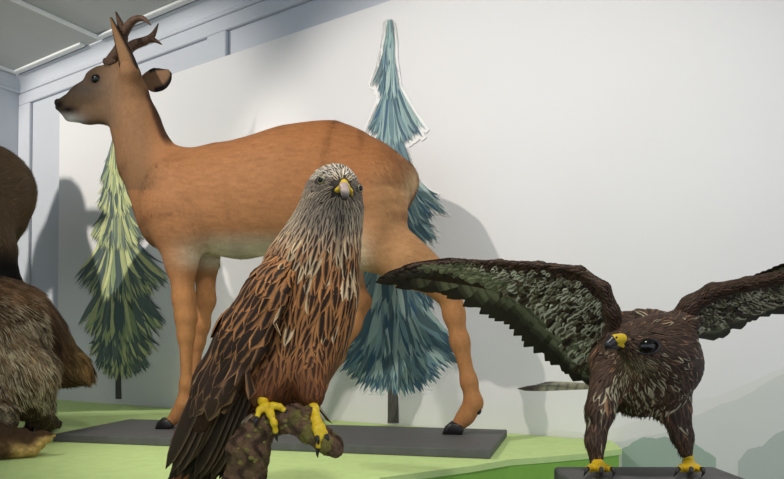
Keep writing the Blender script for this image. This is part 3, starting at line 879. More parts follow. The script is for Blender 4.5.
# ---------------------------------------------------------------- folded wings
def kite_wing(pts, rad, back=False):
    Wg = Solid()
    nrm = unit(A([-.45, -.86, .1])) if not back else unit(A([.5, .8, .1]))
    Wg.chain([Pk(p) for p in pts], [rk(r, p[2]) for r, p in zip(rad, pts)], rk(16), (nrm, 2.6))
    Wg.mesh(.0034)
    wing = mk('wing', Wg.V, Wg.F, M_skin, kite, cols={'Col': np.tile(lin((60, 42, 30)), (len(Wg.V), 1))}, label='folded wing with pale-edged dark feathers')
    return Wg, wing, nrm
Wg, wing, wn_ = kite_wing([(288, 262, .800), (264, 296, .776), (240, 338, .778), (217, 384, .795), (200, 420, .81)], [19, 24, 27, 22, 14])
wb = Wg.bvh()
def wing_feathers():
    Pt, Nn, Dd = Wg.scatter(14000)
    px, py = proj(Pt)
    ok = (Nn @ wn_ > -.15) & (py < 372); Pt, Nn, Dd, px, py = [x[ok] for x in (Pt, Nn, Dd, px, py)]
    L = np.interp(py, [240, 265, 300, 350, 400], [.026, .038, .056, .074, .084]); W = np.interp(py, [240, 265, 300, 350, 400], [.009, .012, .0165, .020, .022])
    keep = thin(Pt, W * .56); Pt, Nn, Dd, px, py, L, W = [x[keep] for x in (Pt, Nn, Dd, px, py, L, W)]
    o = np.argsort(-py); Pt, Nn, Dd, px, py, L, W = [x[o] for x in (Pt, Nn, Dd, px, py, L, W)]
    n = len(Pt)
    axis = unit(P(186, 440, .82) - P(268, 285, .775)); Dd = unit(.6 * Dd + .7 * axis + rng.normal(0, .08, (n, 3)))
    Dd = unit(Dd - Nn * np.sum(Dd * Nn, 1, keepdims=True))
    t = sstep(py, 290, 370)[:, None]
    ce = lin((184, 126, 76)) * (1 - t) + lin((140, 106, 78)) * t
    pale = (rng.random(n) < .12)[:, None]; ce = np.where(pale, lin((208, 172, 128)), ce)
    cc = lin((46, 31, 22)) * np.ones((n, 1)) * (1 - t) + lin((66, 48, 36)) * t
    tx, ty = proj(Pt + Dd * L[:, None]); g = tx > 262 - (ty - 255) * .475 - 4
    Pt, Nn, Dd, L, W, py, ce, cc = [x[g] for x in (Pt, Nn, Dd, L, W, py, ce, cc)]; n = len(Pt)
    pr = np.zeros((n, 3)); pr[:, 0] = np.interp(py, [250, 300, 360], [.42, .58, .74]) + rng.normal(0, .06, n); pr[:, 1] = .30
    feathers('wing_coverts', Pt, Nn, Dd, L * rng.uniform(.88, 1.12, n), W, jitter(ce, .14), jitter(cc, .16), pr, M_feather, wing, lift=.085, bvh=wb, camber=.10, shape='round', nv=7)
    # long flight feathers, stacked side by side under the coverts
    rows = []
    def fan(r0, r1, t0, t1, n, w, ce, cc, sw, nm):
        Pr, Dv, Ln = [], [], []
        for i in range(n):
            s = i / (n - 1); a = (1 - s) * r0 + s * r1; b = (1 - s) * t0 + s * t1
            a = a - wn_ * (.0018 * i); b = b - wn_ * (.0018 * i)
            b = b + A([0, 0, 1]) * rng.normal(0, .006); Pr.append(a); Dv.append(unit(b - a)); Ln.append(np.linalg.norm(b - a))
        Pr, Dv, Ln = A(Pr), A(Dv), A(Ln); Nv = np.tile(wn_, (n, 1)); Nv = unit(Nv - Dv * np.sum(Nv * Dv, 1, keepdims=True))
        pr = np.zeros((n, 3)); pr[:, 0] = sw; pr[:, 1] = .2
        feathers(nm, Pr, Nv, Dv, Ln, w, jitter(np.tile(lin(ce), (n, 1)), .12), jitter(np.tile(lin(cc), (n, 1)), .12), pr, M_feather, wing, lift=0.0, camber=.12, shape='long', nv=12, curl=.02)
    fan(P(226, 330, .772), P(262, 335, .774), P(168, 470, .835), P(206, 480, .84), 9, .026, (122, 98, 76), (56, 42, 32), .88, 'secondary_feathers')
    fan(P(248, 350, .782), P(264, 345, .786), P(170, 486, .86), P(214, 482, .865), 9, .024, (44, 33, 26), (24, 18, 15), .9, 'primary_feathers')
wing_feathers()
# the far wing, folded along the bird's other side
Wf, wing2, wn2 = kite_wing([(322, 268, .872), (306, 310, .885), (284, 356, .895), (258, 404, .90), (238, 440, .905)], [18, 23, 24, 20, 12], True)
Pf, Nf, Df = Wf.scatter(3000); okf = Nf @ wn2 > -.2; Pf, Nf, Df = Pf[okf], Nf[okf], Df[okf]; kf = thin(Pf, .012); Pf, Nf, Df = Pf[kf], Nf[kf], Df[kf]
feathers('wing_coverts', Pf, Nf, Df, .05, .018, jitter(np.tile(lin((160, 120, 80)), (len(Pf), 1)), .15), np.tile(lin((52, 36, 26)), (len(Pf), 1)), A([.7, .3, 0]), M_feather, wing2, lift=.09, bvh=Wf.bvh())
# forked tail
tl = []
for i in range(8):
    s = i / 7; tl.append((P(212 + 10 * s, 440, .875 + .012 * s), P(170 + 38 * s, 492 - 8 * math.sin(s * math.pi), .90 + .02 * s)))
Pr = A([a for a, b in tl]); Dv = unit(A([b - a for a, b in tl])); Ln = A([np.linalg.norm(b - a) for a, b in tl])
tn = unit(A([-.2, -.9, .35])); Nv = unit(np.tile(tn, (8, 1)) - Dv * (Dv @ tn)[:, None])
feathers('tail', Pr, Nv, Dv, Ln, .026, np.tile(lin((134, 78, 44)), (8, 1)), np.tile(lin((100, 58, 34)), (8, 1)), A([.4, .1, 0]), M_feather, kite, camber=.1, shape='long', nv=10)

# ---------------------------------------------------------------- branch
M_bark = attr_mat('mossy_bark', .9, .1, .35, 120, bmp=.9)
branch = thing('branch', 'short mossy tree branch the red kite grips, cut at an angle', 'branch', A([P(255, 470, .8)[0], .8, ZP]))
Br = Solid()
def BC(pts, rad, k=6, **kw): Br.chain([Pk(p) for p in pts], [rk(r, p[2]) for r, p in zip(rad, pts)], rk(k), **kw)
BC([(240, 545, .79), (243, 490, .79), (249, 450, .785), (258, 428, .785)], [24, 21, 19.5, 15], 8)
BC([(258, 428, .785), (275, 420, .785), (296, 419, .78), (312, 430, .775), (332, 446, .765)], [14, 12.5, 13, 12.5, 11], 8)
BC([(306, 416, .778), (309, 411, .776)], [8, 6], 5); BC([(238, 452, .775), (232, 449, .77)], [8, 7], 5); BC([(332, 446, .765), (336, 450, .764)], [10, 7], 5)
BC([(286, 424, .77), (292, 432, .768)], [5, 3], 4)
Br.mesh(.0022); Br.V[:, 2] = np.maximum(Br.V[:, 2], ZP + .001)
ph = np.sin(Br.V @ A([310., 120, 40])) + np.sin(Br.V @ A([-90., 260, 210]) + 1.7) + np.sin(Br.V @ A([500., -300, 160]))
Br.V = Br.V + Br.Nn * (ph * .0006 + rng.normal(0, .0003, len(ph)))[:, None]
# flat oblique cut with pale wood at the upper left of the upright
cutp, cutn = P(242, 424, .775), unit(A([-.55, -.35, .62])); sd = (Br.V - cutp) @ cutn; qx, qy = proj(Br.V)
m = (sd > 0) & (qx < 262); Br.V[m] -= sd[m][:, None] * cutn
C = np.tile(lin((98, 76, 60)), (len(sd), 1)); C = lerp(C, (46, 36, 30), sstep(np.sin(Br.V @ A([260., 90, 60]) + 2 * np.sin(Br.V @ A([40., 90, 170]))), .2, .8) * .8)
moss = sstep(np.sin(Br.V @ A([130., 210, 90])) + np.sin(Br.V @ A([-190., 60, 150]) + 1) + rng.normal(0, .35, len(sd)), .1, 1.0)
C = lerp(C, (118, 110, 60), moss * (.15 + .7 * sstep(qx, 285, 300))); C = lerp(C, (172, 152, 122), m * .95)
mk('branch_wood', Br.V, Br.F, M_bark, branch, cols={'Col': C})
brb = Br.bvh()
# lichen and bark flakes
fl = []
for i in range(46):
    x, y = random.uniform(238, 332), random.uniform(412, 470); q, nq = hit(x, y, brb)
    if q is not None: fl.append(ball(q, rk(random.uniform(1.2, 2.8)), sx=unit(np.cross(nq, A([.2, .3, .9]))), zax=nq, sc=(1.2, .9, .22), seg=7, ring=5))
if fl:
    v, f = join(fl); mk('lichen', v, f, plain('lichen', (136, 128, 74), .9, .1, .3, 300, bmp=.6, rgb2=(96, 92, 48)), branch, kind='stuff', label='yellow-green lichen flakes')

# ---------------------------------------------------------------- yellow feet closed round the branch
def foot(name, tarsus, tr, toes, parent):
    S = Solid(); S.chain([Pk(p) for p in tarsus], [rk(r) for r in tr], rk(4))
    for t, r in toes:
        S.chain([Pk(p) for p in t], [rk(x) for x in r], rk(3))
        for p, x in zip(t[1:], r[1:]): S.seg(Pk(p), Pk(p) + A([1e-4, 0, 0]), rk(x * 1.18), rk(x * 1.18), rk(2))   # knuckle pads
    S.mesh(.0013); f = mk(name, S.V, S.F, M_yellow, parent, label='yellow foot gripping the branch')
    for t, r in toes:
        a, b = Pk(t[-2]), Pk(t[-1]); d = unit(b - a); dn = unit(d * .4 + A([0, .5, -.75])); d2 = unit(d * -.1 + A([0, .85, -.5]))
        mk('claw', *tube([b - d * .002, b + d * .005, b + d * .007 + dn * .004, b + d * .007 + dn * .007 + d2 * .006], [rk(2.3), rk(2.1), rk(1.3), rk(.25)], 8, 4), M_claw, f)
foot('foot', [(261, 394, .792), (263, 401, .782), (266, 407, .772)], [4.8, 4.2, 4.0],
     [([(266, 407, .772), (270.5, 414, .765), (274, 423, .761), (275.5, 431, .765)], [3.8, 3.1, 2.7, 2.2]),
      ([(266, 406, .772), (273, 405.5, .768), (279.5, 406.5, .767), (284, 410, .768)], [3.5, 2.7, 2.4, 2.0]),
      ([(264, 405, .775), (259.5, 410, .768), (257.5, 416, .765)], [3.2, 2.6, 2.0]),
      ([(268, 409, .778), (276, 406, .792), (281, 410, .803)], [3.4, 2.8, 2.2])], kite)
foot('foot', [(312, 400, .79), (314, 409, .778), (316, 419, .768)], [4.6, 4.4, 4.4],
     [([(316, 419, .768), (321, 427, .760), (324.5, 433, .757)], [4.2, 3.4, 2.6]),
      ([(316, 420, .768), (319, 430, .759), (320, 438, .757), (318.5, 446, .758)], [4, 3.3, 2.8, 2.3]),
      ([(315, 420, .766), (316, 428, .758), (317, 434, .755)], [3.6, 3, 2.2]),
      ([(315, 415, .775), (308, 421, .79), (304, 432, .797)], [3.4, 2.8, 2.2])], kite)
# ================================================================= the buzzard with raised wings
def rb(r, Y=.74): return r * Y / FPX
buz = thing('buzzard', 'dark brown bird of prey with spread raised wings, leaning forwards', 'bird', P(640, 470, .76))
Z = Solid()
def ZC(pts, rad, k=10, sq=None, flow=1):
    Z.chain([Pk(p) for p in pts], [rb(r, p[2]) for r, p in zip(rad, pts)], rb(k), sq, flow)
ZC([(622, 341, .672), (640, 343, .69), (660, 348, .70)], [9, 20, 28], 12)                        # face to crown
ZC([(662, 346, .70), (658, 362, .735), (648, 372, .775)], [29, 36, 40], 14)                      # neck
ZC([(640, 338, .80), (636, 367, .79), (632, 383, .80)], [22, 41, 21], 18)                        # breast
ZC([(650, 344, .80), (640, 366, .86), (610, 386, .92)], [30, 33, 12], 20)                        # back and rump
ZC([(624, 334, .80), (612, 322, .79)], [18, 11], 12); ZC([(668, 336, .78), (684, 322, .775)], [18, 13], 12)
ZC([(607, 384, .765), (600, 412, .755), (595, 440, .75), (597, 468, .75)], [15, 10, 6, 4.5], 12)
ZC([(668, 388, .765), (674, 410, .757), (682, 436, .752), (687, 456, .75)], [17, 11.5, 6.5, 3.6], 12)
Z.mesh(.0030)
zx, zy = proj(Z.V)
mk('body', Z.V, Z.F, M_skin, buz, cols={'Col': np.tile(lin((52, 40, 32)), (len(Z.V), 1))})
zb = Z.bvh(); BEYE = (646.8, 346.2)
def buz_feathers():
    Pt, Nn, Dd = Z.scatter(34000); px, py = proj(Pt)
    face = np.hypot((px - BEYE[0]) / 1.35, py - BEYE[1]); fb = np.hypot(px - 614, py - 343)
    ok = (Nn @ unit(CAM - P(640, 370, .75)) > -.6) & ~((face < 7.4) & (Nn[:, 1] < 0)) & (fb > 7.5) & (py < 457)
    Pt, Nn, Dd, px, py, face, fb = [x[ok] for x in (Pt, Nn, Dd, px, py, face, fb)]
    head = np.clip(1 - (np.hypot(px - 640, py - 346) - 22) / 36, 0, 1) * (Pt[:, 1] < .77)
    L = .023 - .013 * head; W = .0092 - .0056 * head
    near = (face < 12) | (fb < 15); L = np.where(near, .006, L); W = np.where(near, .0025, W)
    th = sstep(py, 408, 436); L = L * (1 - .2 * th); W = W * (1 - .4 * th)
    keep = thin(Pt, np.maximum(W * .58, .0016)); Pt, Nn, Dd, px, py, face, fb, L, W, head = [x[keep] for x in (Pt, Nn, Dd, px, py, face, fb, L, W, head)]
    n = len(Pt)
    bk = P(612, 343, .66); rad = unit(Pt - bk); m = (head ** .6)[:, None]
    Dd = unit(Dd * (1 - m) + rad * m + A([0, 0, -.25]) + rng.normal(0, .13, (n, 3))); Dd = unit(Dd - Nn * np.sum(Dd * Nn, 1, keepdims=True))
    ce = np.tile(lin((92, 70, 55)), (n, 1)); cc = np.tile(lin((56, 43, 35)), (n, 1))
    belly = blob(px, py, 634, 388, 54, 24)
    r = rng.random(n)
    ce = np.where((r < .035 + .4 * belly)[:, None], lin((190, 178, 146)), ce)
    ce = np.where((r > .90)[:, None], lin((150, 112, 84)), ce)
    ce = lerp(ce, (176, 160, 122), blob(px, py, 640, 362, 14, 9) * .8 * (rng.random(n) < .7))          # pale streak below the eye
    cc = lerp(cc, (110, 98, 78), blob(px, py, 640, 362, 12, 7) * .7)
    pr = np.zeros((n, 3)); pr[:, 0] = .5 + rng.normal(0, .12, n) - .22 * belly; pr[:, 1] = .12
    feathers('plumage', Pt, Nn, Dd, L * rng.uniform(.8, 1.2, n), W * rng.uniform(.85, 1.15, n), jitter(ce, .15), jitter(cc, .15), pr, M_feather, buz,
             lift=np.where(near[keep] if len(near) != n else near, .07, .12), bvh=zb, camber=.1, shape='lance', nv=5)
    # shaggy trouser fringes
    Pt, Nn, Dd = Z.scatter(5000); px, py = proj(Pt); ok = (py > 398) & (py < 452); Pt, Nn, Dd = Pt[ok], Nn[ok], Dd[ok]; n = len(Pt)
    hairs('trouser_down', Pt, Nn, unit(Dd + A([0, .35, -.4]) + rng.normal(0, .2, (n, 3))), .012, .0018, .25, jitter(np.tile(lin((72, 52, 38)), (n, 1)), .25), M_hair, buz, droop=.4)
buz_feathers()
q, nq = hit(*BEYE, zb); look = unit(nq * .8 + unit(CAM - q) * .5)
eb = mk('eye', *ball(q - look * rb(4.2), rb(9.6), sx=unit(np.cross(look, UP)), zax=UP, sc=(1.0, 1, .82)), M_eye, buz, label='large dark brown eye')
rimp = [q - look * rb(.8) + (unit(np.cross(look, UP)) * math.cos(a) * 1.2 + UP * math.sin(a) * .74) * rb(9.2) for a in np.linspace(0, 2 * math.pi, 17)]
mk('eyelid', *tube(rimp, [rb(1.2)] * 17, 6, 2), M_claw, eb)
br_ = Solid(); br_.chain([Pk((634, 339, .672)), Pk((645, 338, .668)), Pk((660, 341, .68))], [rb(1.8), rb(2.6), rb(1.6)], rb(2)).mesh(.0012)
mk('brow', br_.V, br_.F, M_skin, buz, cols={'Col': np.tile(lin((40, 30, 24)), (len(br_.V), 1))})
bk = Solid(); bk.chain([Pk((617, 339.5, .662)), Pk((612, 340.5, .655)), Pk((607.5, 344.5, .652)), Pk((605.5, 350.5, .653))], [rb(5), rb(4.2), rb(2.8), rb(.7)], rb(3))
bk.chain([Pk((618, 346, .664)), Pk((610, 347.5, .657))], [rb(3), rb(1.8)], rb(2)); bk.mesh(.0011)
mk('beak', bk.V, bk.F, M_claw, buz, label='dark hooked beak')
cr = Solid(); cr.chain([Pk((621.5, 338.5, .663)), Pk((615, 338.8, .6545))], [rb(4.8), rb(4.3)], rb(2)); cr.chain([Pk((617, 344, .660)), Pk((626, 347, .668))], [rb(2.2), rb(1.4)], rb(2)); cr.mesh(.0011)
cz = mk('cere', cr.V, cr.F, M_yellow, buz, label='yellow cere')
mk('nostril', *ball(Pk((616.5, 337.5, .6475)), rb(1.1), seg=8, ring=6), M_eye, cz)

# ---------------------------------------------------------------- wings
M_down = M_feather
def curve(pts, t):
    pts = A([Pk(p) for p in pts]); d = np.r_[0, np.cumsum(np.linalg.norm(np.diff(pts, axis=0), axis=1))]; d /= d[-1]
    return np.stack([np.interp(t, d, pts[:, j]) for j in range(3)], -1)
def buz_wing(lead, bone, trail, rads, nfl, w0, w1, nrm, green_bounce, label):
    """lead: leading edge shoulder->tip; bone: feather roots inner->outer; trail: feather tips inner->outer"""
    Lm = Solid(); Lm.chain([Pk(p) for p in lead], [rb(r, p[2]) for r, p in zip(rads, lead)], .006, (nrm, .8)).mesh(.0028)
    wing = mk('wing', Lm.V, Lm.F, M_skin, buz, cols={'Col': np.tile(lin((46, 36, 30)), (len(Lm.V), 1))}, label=label)
    s = np.linspace(0, 1, nfl); R = curve(bone, s); T = curve(trail, s)
    back = -nrm
    for nm, depth, dark in (('flight_feathers', .004, 0), ('upper_coverts', .009, 1)):
        R2 = R + back * (depth + .0022 * np.arange(nfl)[:, None] * .5); T2 = T + back * (depth + .0022 * np.arange(nfl)[:, None] * .5)
        if dark: T2 = R2 + (T2 - R2) * .72
        Dv = unit(T2 - R2 + rng.normal(0, .002, T2.shape)); Ln = np.linalg.norm(T2 - R2, axis=1) * rng.uniform(.93, 1.05, nfl)
        Nv = unit(np.tile(nrm, (nfl, 1)) - Dv * (Dv @ nrm)[:, None])
        W = w0 * (1 - s) + w1 * s
        ce = np.tile(lin((138, 140, 106)), (nfl, 1)) * (1 - .25 * (1 - s))[:, None]; cc = np.tile(lin((112, 112, 84)), (nfl, 1))  # greenish base: light bounced off the platform is put into the colour
        o = s[:, None]; dk = sstep(s, .84, .97)[:, None]
        ce = ce * (1 - dk) + lin((52, 46, 40)) * dk; cc = cc * (1 - dk) + lin((40, 36, 32)) * dk
        if dark: ce = np.tile(lin((70, 52, 40)), (nfl, 1)); cc = np.tile(lin((44, 33, 27)), (nfl, 1))
        pr = np.zeros((nfl, 3)); pr[:, 0] = .12
        feathers(nm, R2, Nv, Dv, Ln, W, jitter(ce, .08), jitter(cc, .08), pr, M_flight if not dark else M_feather, wing, camber=.04, shape='long', nv=14, curl=-.03)
    tt = np.linspace(0, 1, 48); cl = curve(lead, tt); cbn = curve(bone, tt); ct = curve(trail, tt)
    rowsV = [cl * (1 - x) + cbn * x for x in (.0, .5)] + [cbn + (ct - cbn) * x for x in (0, .2, .4, .6)]
    Vm = np.vstack([r + back * .0025 for r in rowsV] + [r + back * .0045 for r in rowsV]); Fm = []; R_ = len(rowsV)
    for lay in (0, 1):
        for i in range(R_ - 1):
            for j in range(47):
                f_ = [(lay * R_ + i) * 48 + j, (lay * R_ + i) * 48 + j + 1, (lay * R_ + i + 1) * 48 + j + 1, (lay * R_ + i + 1) * 48 + j]
                Fm.append(f_ if lay else f_[::-1])
    mk('wing_skin', Vm, Fm, M_skin, wing, cols={'Col': np.tile(lin((64, 52, 42)), (len(Vm), 1))})
    # rows of coverts on the underside, mottled white and brown
    Pp, Dp, Lp, Wp_, cE, cC = [], [], [], [], [], []
    nrow = 18
    for i in range(nrow):
        f = .02 + .60 * i / (nrow - 1)
        m = int(nfl * (5.4 if i < 12 else 3.3))
        for j in range(m):
            t = (j + rng.random()) / m
            a = curve(bone, A([t]))[0]; b = curve(trail, A([t]))[0]; ld = curve(lead, A([min(1, .12 + t * .85)]))[0]
            base = ld * (1 - min(1, f * 4)) + a * min(1, f * 4) if f < .25 else a
            lim = np.interp(t, [0, .3, .55, .8, 1], [.66, .6, .5, .28, .12])
            if f > lim: continue
            p = base + (b - a) * f * .9 + rng.normal(0, .0018, 3)
            Pp.append(p + nrm * (.0035 - .006 * f)); Dp.append(unit(b - a + rng.normal(0, .10, 3) * np.linalg.norm(b - a)))
            big = np.interp(f, [0, .3, .6], [.008, .0115, .018]); Lp.append(big * rng.uniform(.8, 1.2)); Wp_.append(big * .72)
            ol = green_bounce * sstep(t, .55, .72)
            r = rng.random()
            c = lin((216, 214, 184)) if r < .45 else lin((150, 144, 114)) if r < .7 else lin((80, 66, 50))
            d = lin((84, 74, 56)) if r < .8 else lin((40, 32, 26))
            if f < .03: c, d = lin((86, 64, 48)), lin((46, 35, 28))
            if t > .86: c, d = lin((62, 56, 44)), lin((44, 40, 34)); ol = 0
            c = c * (1 - ol) + lin((132, 136, 98)) * ol; d = d * (1 - ol) + lin((106, 112, 80)) * ol  # outer coverts tinted green for light bounced off the platform
            cE.append(c); cC.append(d)
    o = np.argsort([-x for x in Lp]); g = lambda x: A(x)[o]
    Pp, Dp, Lp, Wp_, cE, cC = map(g, (Pp, Dp, Lp, Wp_, cE, cC)); n = len(Pp)
    Nv = unit(np.tile(nrm, (n, 1)) + rng.normal(0, .1, (n, 3))); Nv = unit(Nv - Dp * np.sum(Nv * Dp, 1, keepdims=True))
    pr = np.zeros((n, 3)); pr[:, 0] = rng.uniform(.15, .6, n); pr[:, 1] = .1
    feathers('under_coverts', Pp, Nv, Dp, Lp, Wp_, jitter(cE, .1), jitter(cC, .1), pr, M_feather, wing, lift=.025, camber=.05, shape='round', nv=5)
    # small dark scales over the leading edge
    Pt, Nn, Dd = Lm.scatter(5000); k = thin(Pt, .0030); Pt, Nn, Dd = Pt[k], Nn[k], Dd[k]; n = len(Pt)
    dn_ = unit(Dd + .5 * unit(curve(trail, A([.5]))[0] - curve(lead, A([.5]))[0])); dn_ = unit(dn_ - Nn * np.sum(dn_ * Nn, 1, keepdims=True))
    feathers('lesser_coverts', Pt, Nn, dn_, .0095, .0052, jitter(np.tile(lin((88, 66, 50)), (n, 1)), .25), jitter(np.tile(lin((44, 34, 28)), (n, 1)), .15), A([.5, .1, 0]), M_feather, wing, lift=.1, bvh=Lm.bvh(), shape='round', nv=4)
    return wing
def flight_mat():
    """underside of a flight feather, platform bounce light in its colour: pale olive with dark cross bars and a dark end"""
    m, nt, b = nodemat('flight_feather_vanes', .6, .2)
    uv = N(nt, 'ShaderNodeUVMap', uv_map='UVMap'); sx = N(nt, 'ShaderNodeSeparateXYZ'); nt.links.new(uv.outputs[0], sx.inputs[0])
    ce = N(nt, 'ShaderNodeAttribute', attribute_name='ce').outputs['Color']
    nz = noise(nt, 60); ad = N(nt, 'ShaderNodeMath', operation='MULTIPLY_ADD'); nt.links.new(nz, ad.inputs[0]); ad.inputs[1].default_value = .08; nt.links.new(sx.outputs[1], ad.inputs[2])
    mu = N(nt, 'ShaderNodeMath', operation='MULTIPLY'); nt.links.new(ad.outputs[0], mu.inputs[0]); mu.inputs[1].default_value = 58
    sn = N(nt, 'ShaderNodeMath', operation='SINE'); nt.links.new(mu.outputs[0], sn.inputs[0])
    bars = ramp(nt, sn.outputs[0], .1, .9); endd = ramp(nt, ad.outputs[0], .70, .84)
    dk = N(nt, 'ShaderNodeVectorMath', operation='SCALE'); nt.links.new(ce, dk.inputs[0]); dk.inputs['Scale'].default_value = .55
    c = mixc(nt, bars, ce, dk.outputs[0]); c = mixc(nt, endd, c, lin((52, 46, 38)))
    nt.links.new(c, b.inputs['Base Color']); return m
M_flight = flight_mat()
nL = unit(A([-.10, -.93, -.35]))
buz_wing([(616, 338, .79), (611, 312, .775), (604, 288, .765), (580, 270, .78), (540, 265, .81), (500, 262.5, .84), (455, 262, .875), (415, 266, .905), (378, 279, .93)],
         [(604, 356, .80), (603, 325, .785), (597, 296, .775), (570, 280, .79), (535, 274, .815), (490, 271, .85), (460, 270, .87)],
         [(590, 384, .845), (573, 379, .85), (560, 367, .86), (543, 352, .87), (527, 340, .88), (510, 325, .89), (492, 312, .90), (470, 302, .91), (440, 294, .92), (405, 288, .93), (373, 281, .935)],
         [9, 7, 4.6, 3.2, 2.6, 2.2, 2, 1.8, 1.2], 32, .034, .022, nL, 1.0, 'raised wing with mottled pale underside and dark edge')
nR = unit(A([-.25, -.55, -.80]))
buz_wing([(676, 326, .785), (690, 306, .77), (712, 292, .75), (748, 284, .71), (800, 273, .66), (860, 262, .615), (930, 256, .58)],
         [(690, 322, .80), (704, 308, .785), (722, 300, .765), (752, 291, .725), (800, 281, .68), (850, 272, .64)],
         [(694, 332, .87), (710, 337, .87), (724, 332, .86), (742, 324, .84), (770, 316, .80), (800, 309, .76), (840, 302, .715), (900, 286, .65), (950, 266, .60)],
         [10, 8, 6.5, 5, 4.5, 4, 1.5], 28, .034, .022, nR, .5, 'raised wing reaching out of the picture, seen along its edge')
# tail, fanned and seen edge-on behind the body
k = 9; Pr, Tp = [], []
for i in range(k):
    s = i / (k - 1); Pr.append(P(606, 386, .88 + .03 * s)); Tp.append(P(519 + 26 * s, 397 - 3 * s, .93 + .17 * s))
Pr, Tp = A(Pr), A(Tp); Dv = unit(Tp - Pr); Ln = np.linalg.norm(Tp - Pr, axis=1); Nv = unit(np.tile(unit(A([.05, -.30, .9])), (k, 1))); Nv = unit(Nv - Dv * np.sum(Nv * Dv, 1, keepdims=True))
feathers('tail', Pr, Nv, Dv, Ln, .03, jitter(np.tile(lin((140, 140, 112)), (k, 1)), .1), np.tile(lin((100, 96, 74)), (k, 1)), A([.2, .1, 0]), M_flight, buz, camber=.08, shape='long', nv=10)
# feet below the frame
ZPL = P(690, 472, .75)[2]
for x, toes in ((597, ((-9, -.035), (4, -.045), (14, -.03), (4, .03))), (688, ((-9, -.035), (3, -.045), (13, -.03), (4, .03)))):
    a = (x, 455, .75); m_ = (x + .5, 463, .748)
    foot('foot', [a, m_], [4.6, 4.4], [([m_, (x + dx * .6, 468, .748 + dy * .55), (x + dx, 469, .748 + dy)], [4, 3, 2.2]) for dx, dy in toes], buz)
pz = P(642, 473.5, .75)[2]
pl_ = thing('plinth', 'plain dark plinth just below the frame under the spread-winged buzzard', 'plinth', A([.30, .77, 0]), kind='structure')
pb = box('plinth_block', A([.20, .67, 0]), A([.20, 0, 0]), A([0, .125, 0]), UP * (pz - .0), M_board, pl_)
bevel(pb, .004)
# ================================================================= animals at the left edge
log = thing('log', 'weathered log with pale broken end lying beside the dark board, under the furry animal', 'log', A([P(5, 455, 1.27)[0], 1.27, ZP]))
Lg = Solid()
def LC(pts, rad, k=8, sq=None): Lg.chain([Pk(p) for p in pts], [r * p[2] / FPX for r, p in zip(rad, pts)], k * 1.3 / FPX, sq)
LC([(-110, 440, 1.24), (-40, 440, 1.25), (0, 444, 1.265), (28, 447, 1.28)], [22, 20, 17, 12], 10, (UP, 1.15))
LC([(20, 441, 1.285), (42, 438, 1.29), (53, 435, 1.30)], [8, 5.5, 2.2], 8); LC([(-4, 434, 1.27), (22, 436, 1.29)], [9, 6], 8)
Lg.mesh(.0028)
lx, ly = proj(Lg.V)
rid = np.sin(Lg.V @ A([60., 420, 380])) * .0012 + np.sin(Lg.V @ A([-130., 240, 500])) * .0008
Lg.V = Lg.V + Lg.Nn * rid[:, None]; Lg.V[:, 2] = np.maximum(Lg.V[:, 2], ZP + .0008)
C = np.tile(lin((92, 70, 48)), (len(lx), 1)); C = lerp(C, (58, 44, 32), sstep(Lg.Nn[:, 2], .1, .8) * .8); C = lerp(C, (200, 164, 106), sstep(lx, 6, 20) * sstep(-Lg.Nn[:, 2], -.55, .1) * .95)
mk('log_wood', Lg.V, Lg.F, M_bark, log, cols={'Col': C})

beast = thing('furry_animal', 'brown grizzled furry animal with bushy tail crouching behind the log', 'animal', P(0, 424, 1.6))
H = Solid()
def HC(pts, rad, k=14, sq=None, flow=1, S=H): S.chain([Pk(p) for p in pts], [r * p[2] / FPX for r, p in zip(rad, pts)], k * 1.5 / FPX, sq, flow)
HC([(-135, 352, 1.40), (-95, 340, 1.46), (-45, 335, 1.52), (0, 342, 1.58), (26, 356, 1.62)], [34, 48, 60, 58, 38], 20)
HC([(-165, 366, 1.36), (-140, 354, 1.39)], [16, 34], 14)                                               # muzzle to skull, out of frame
HC([(34, 346, 1.63), (56, 362, 1.65), (76, 370, 1.655), (84, 374, 1.655)], [24, 19, 12, 6], 16)        # tail
HC([(-6, 352, 1.46), (16, 376, 1.47), (28, 398, 1.50)], [34, 32, 21], 18)                               # haunch
HC([(28, 398, 1.50), (40, 414, 1.60), (50, 421, 1.665)], [20, 11, 7], 10)
HC([(57, 424, 1.70), (46, 425, 1.64), (30, 428, 1.55)], [5, 6.2, 6], 6)                                 # long flat hind foot
HC([(-60, 380, 1.42), (-20, 400, 1.37), (2, 416, 1.345), (6, 421, 1.335)], [30, 20, 12, 9], 14)         # fore limb on the log
HC([(-90, 384, 1.40), (-84, 420, 1.33), (-78, 424, 1.30)], [26, 13, 10], 14)
H.mesh(.0065)
H.V[:, 2] = np.maximum(H.V[:, 2], ZP + .003)
def beast_col(px, py, V, Nn):
    n = len(px); C = np.tile(lin((100, 77, 54)), (n, 1))
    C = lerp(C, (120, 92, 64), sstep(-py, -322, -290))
    C = lerp(C, (58, 38, 24), blob(px, py, 44, 336, 20, 28) * .95)
    C = lerp(C, (118, 94, 56), sstep(px, 58, 74) * .8)
    front = (V[:, 1] < 1.53) * 1.0
    C = lerp(C, (150, 128, 96), front * .85 * sstep(py, 315, 345) * sstep(-py, -404, -380))
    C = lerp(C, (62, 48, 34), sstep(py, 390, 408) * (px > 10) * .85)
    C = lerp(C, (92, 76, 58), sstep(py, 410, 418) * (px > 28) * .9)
    C = lerp(C, (152, 140, 112), blob(px, py, 4, 417, 12, 12) * (V[:, 1] < 1.42))
    lk = vnoise(V * A([75., 60, 24]) + 2.2) + .6 * vnoise(V * A([160., 130, 50]))
    C = C * np.clip(1 + .55 * lk, .25, 1.9)[:, None]
    return C
hx_, hy_ = proj(H.V)
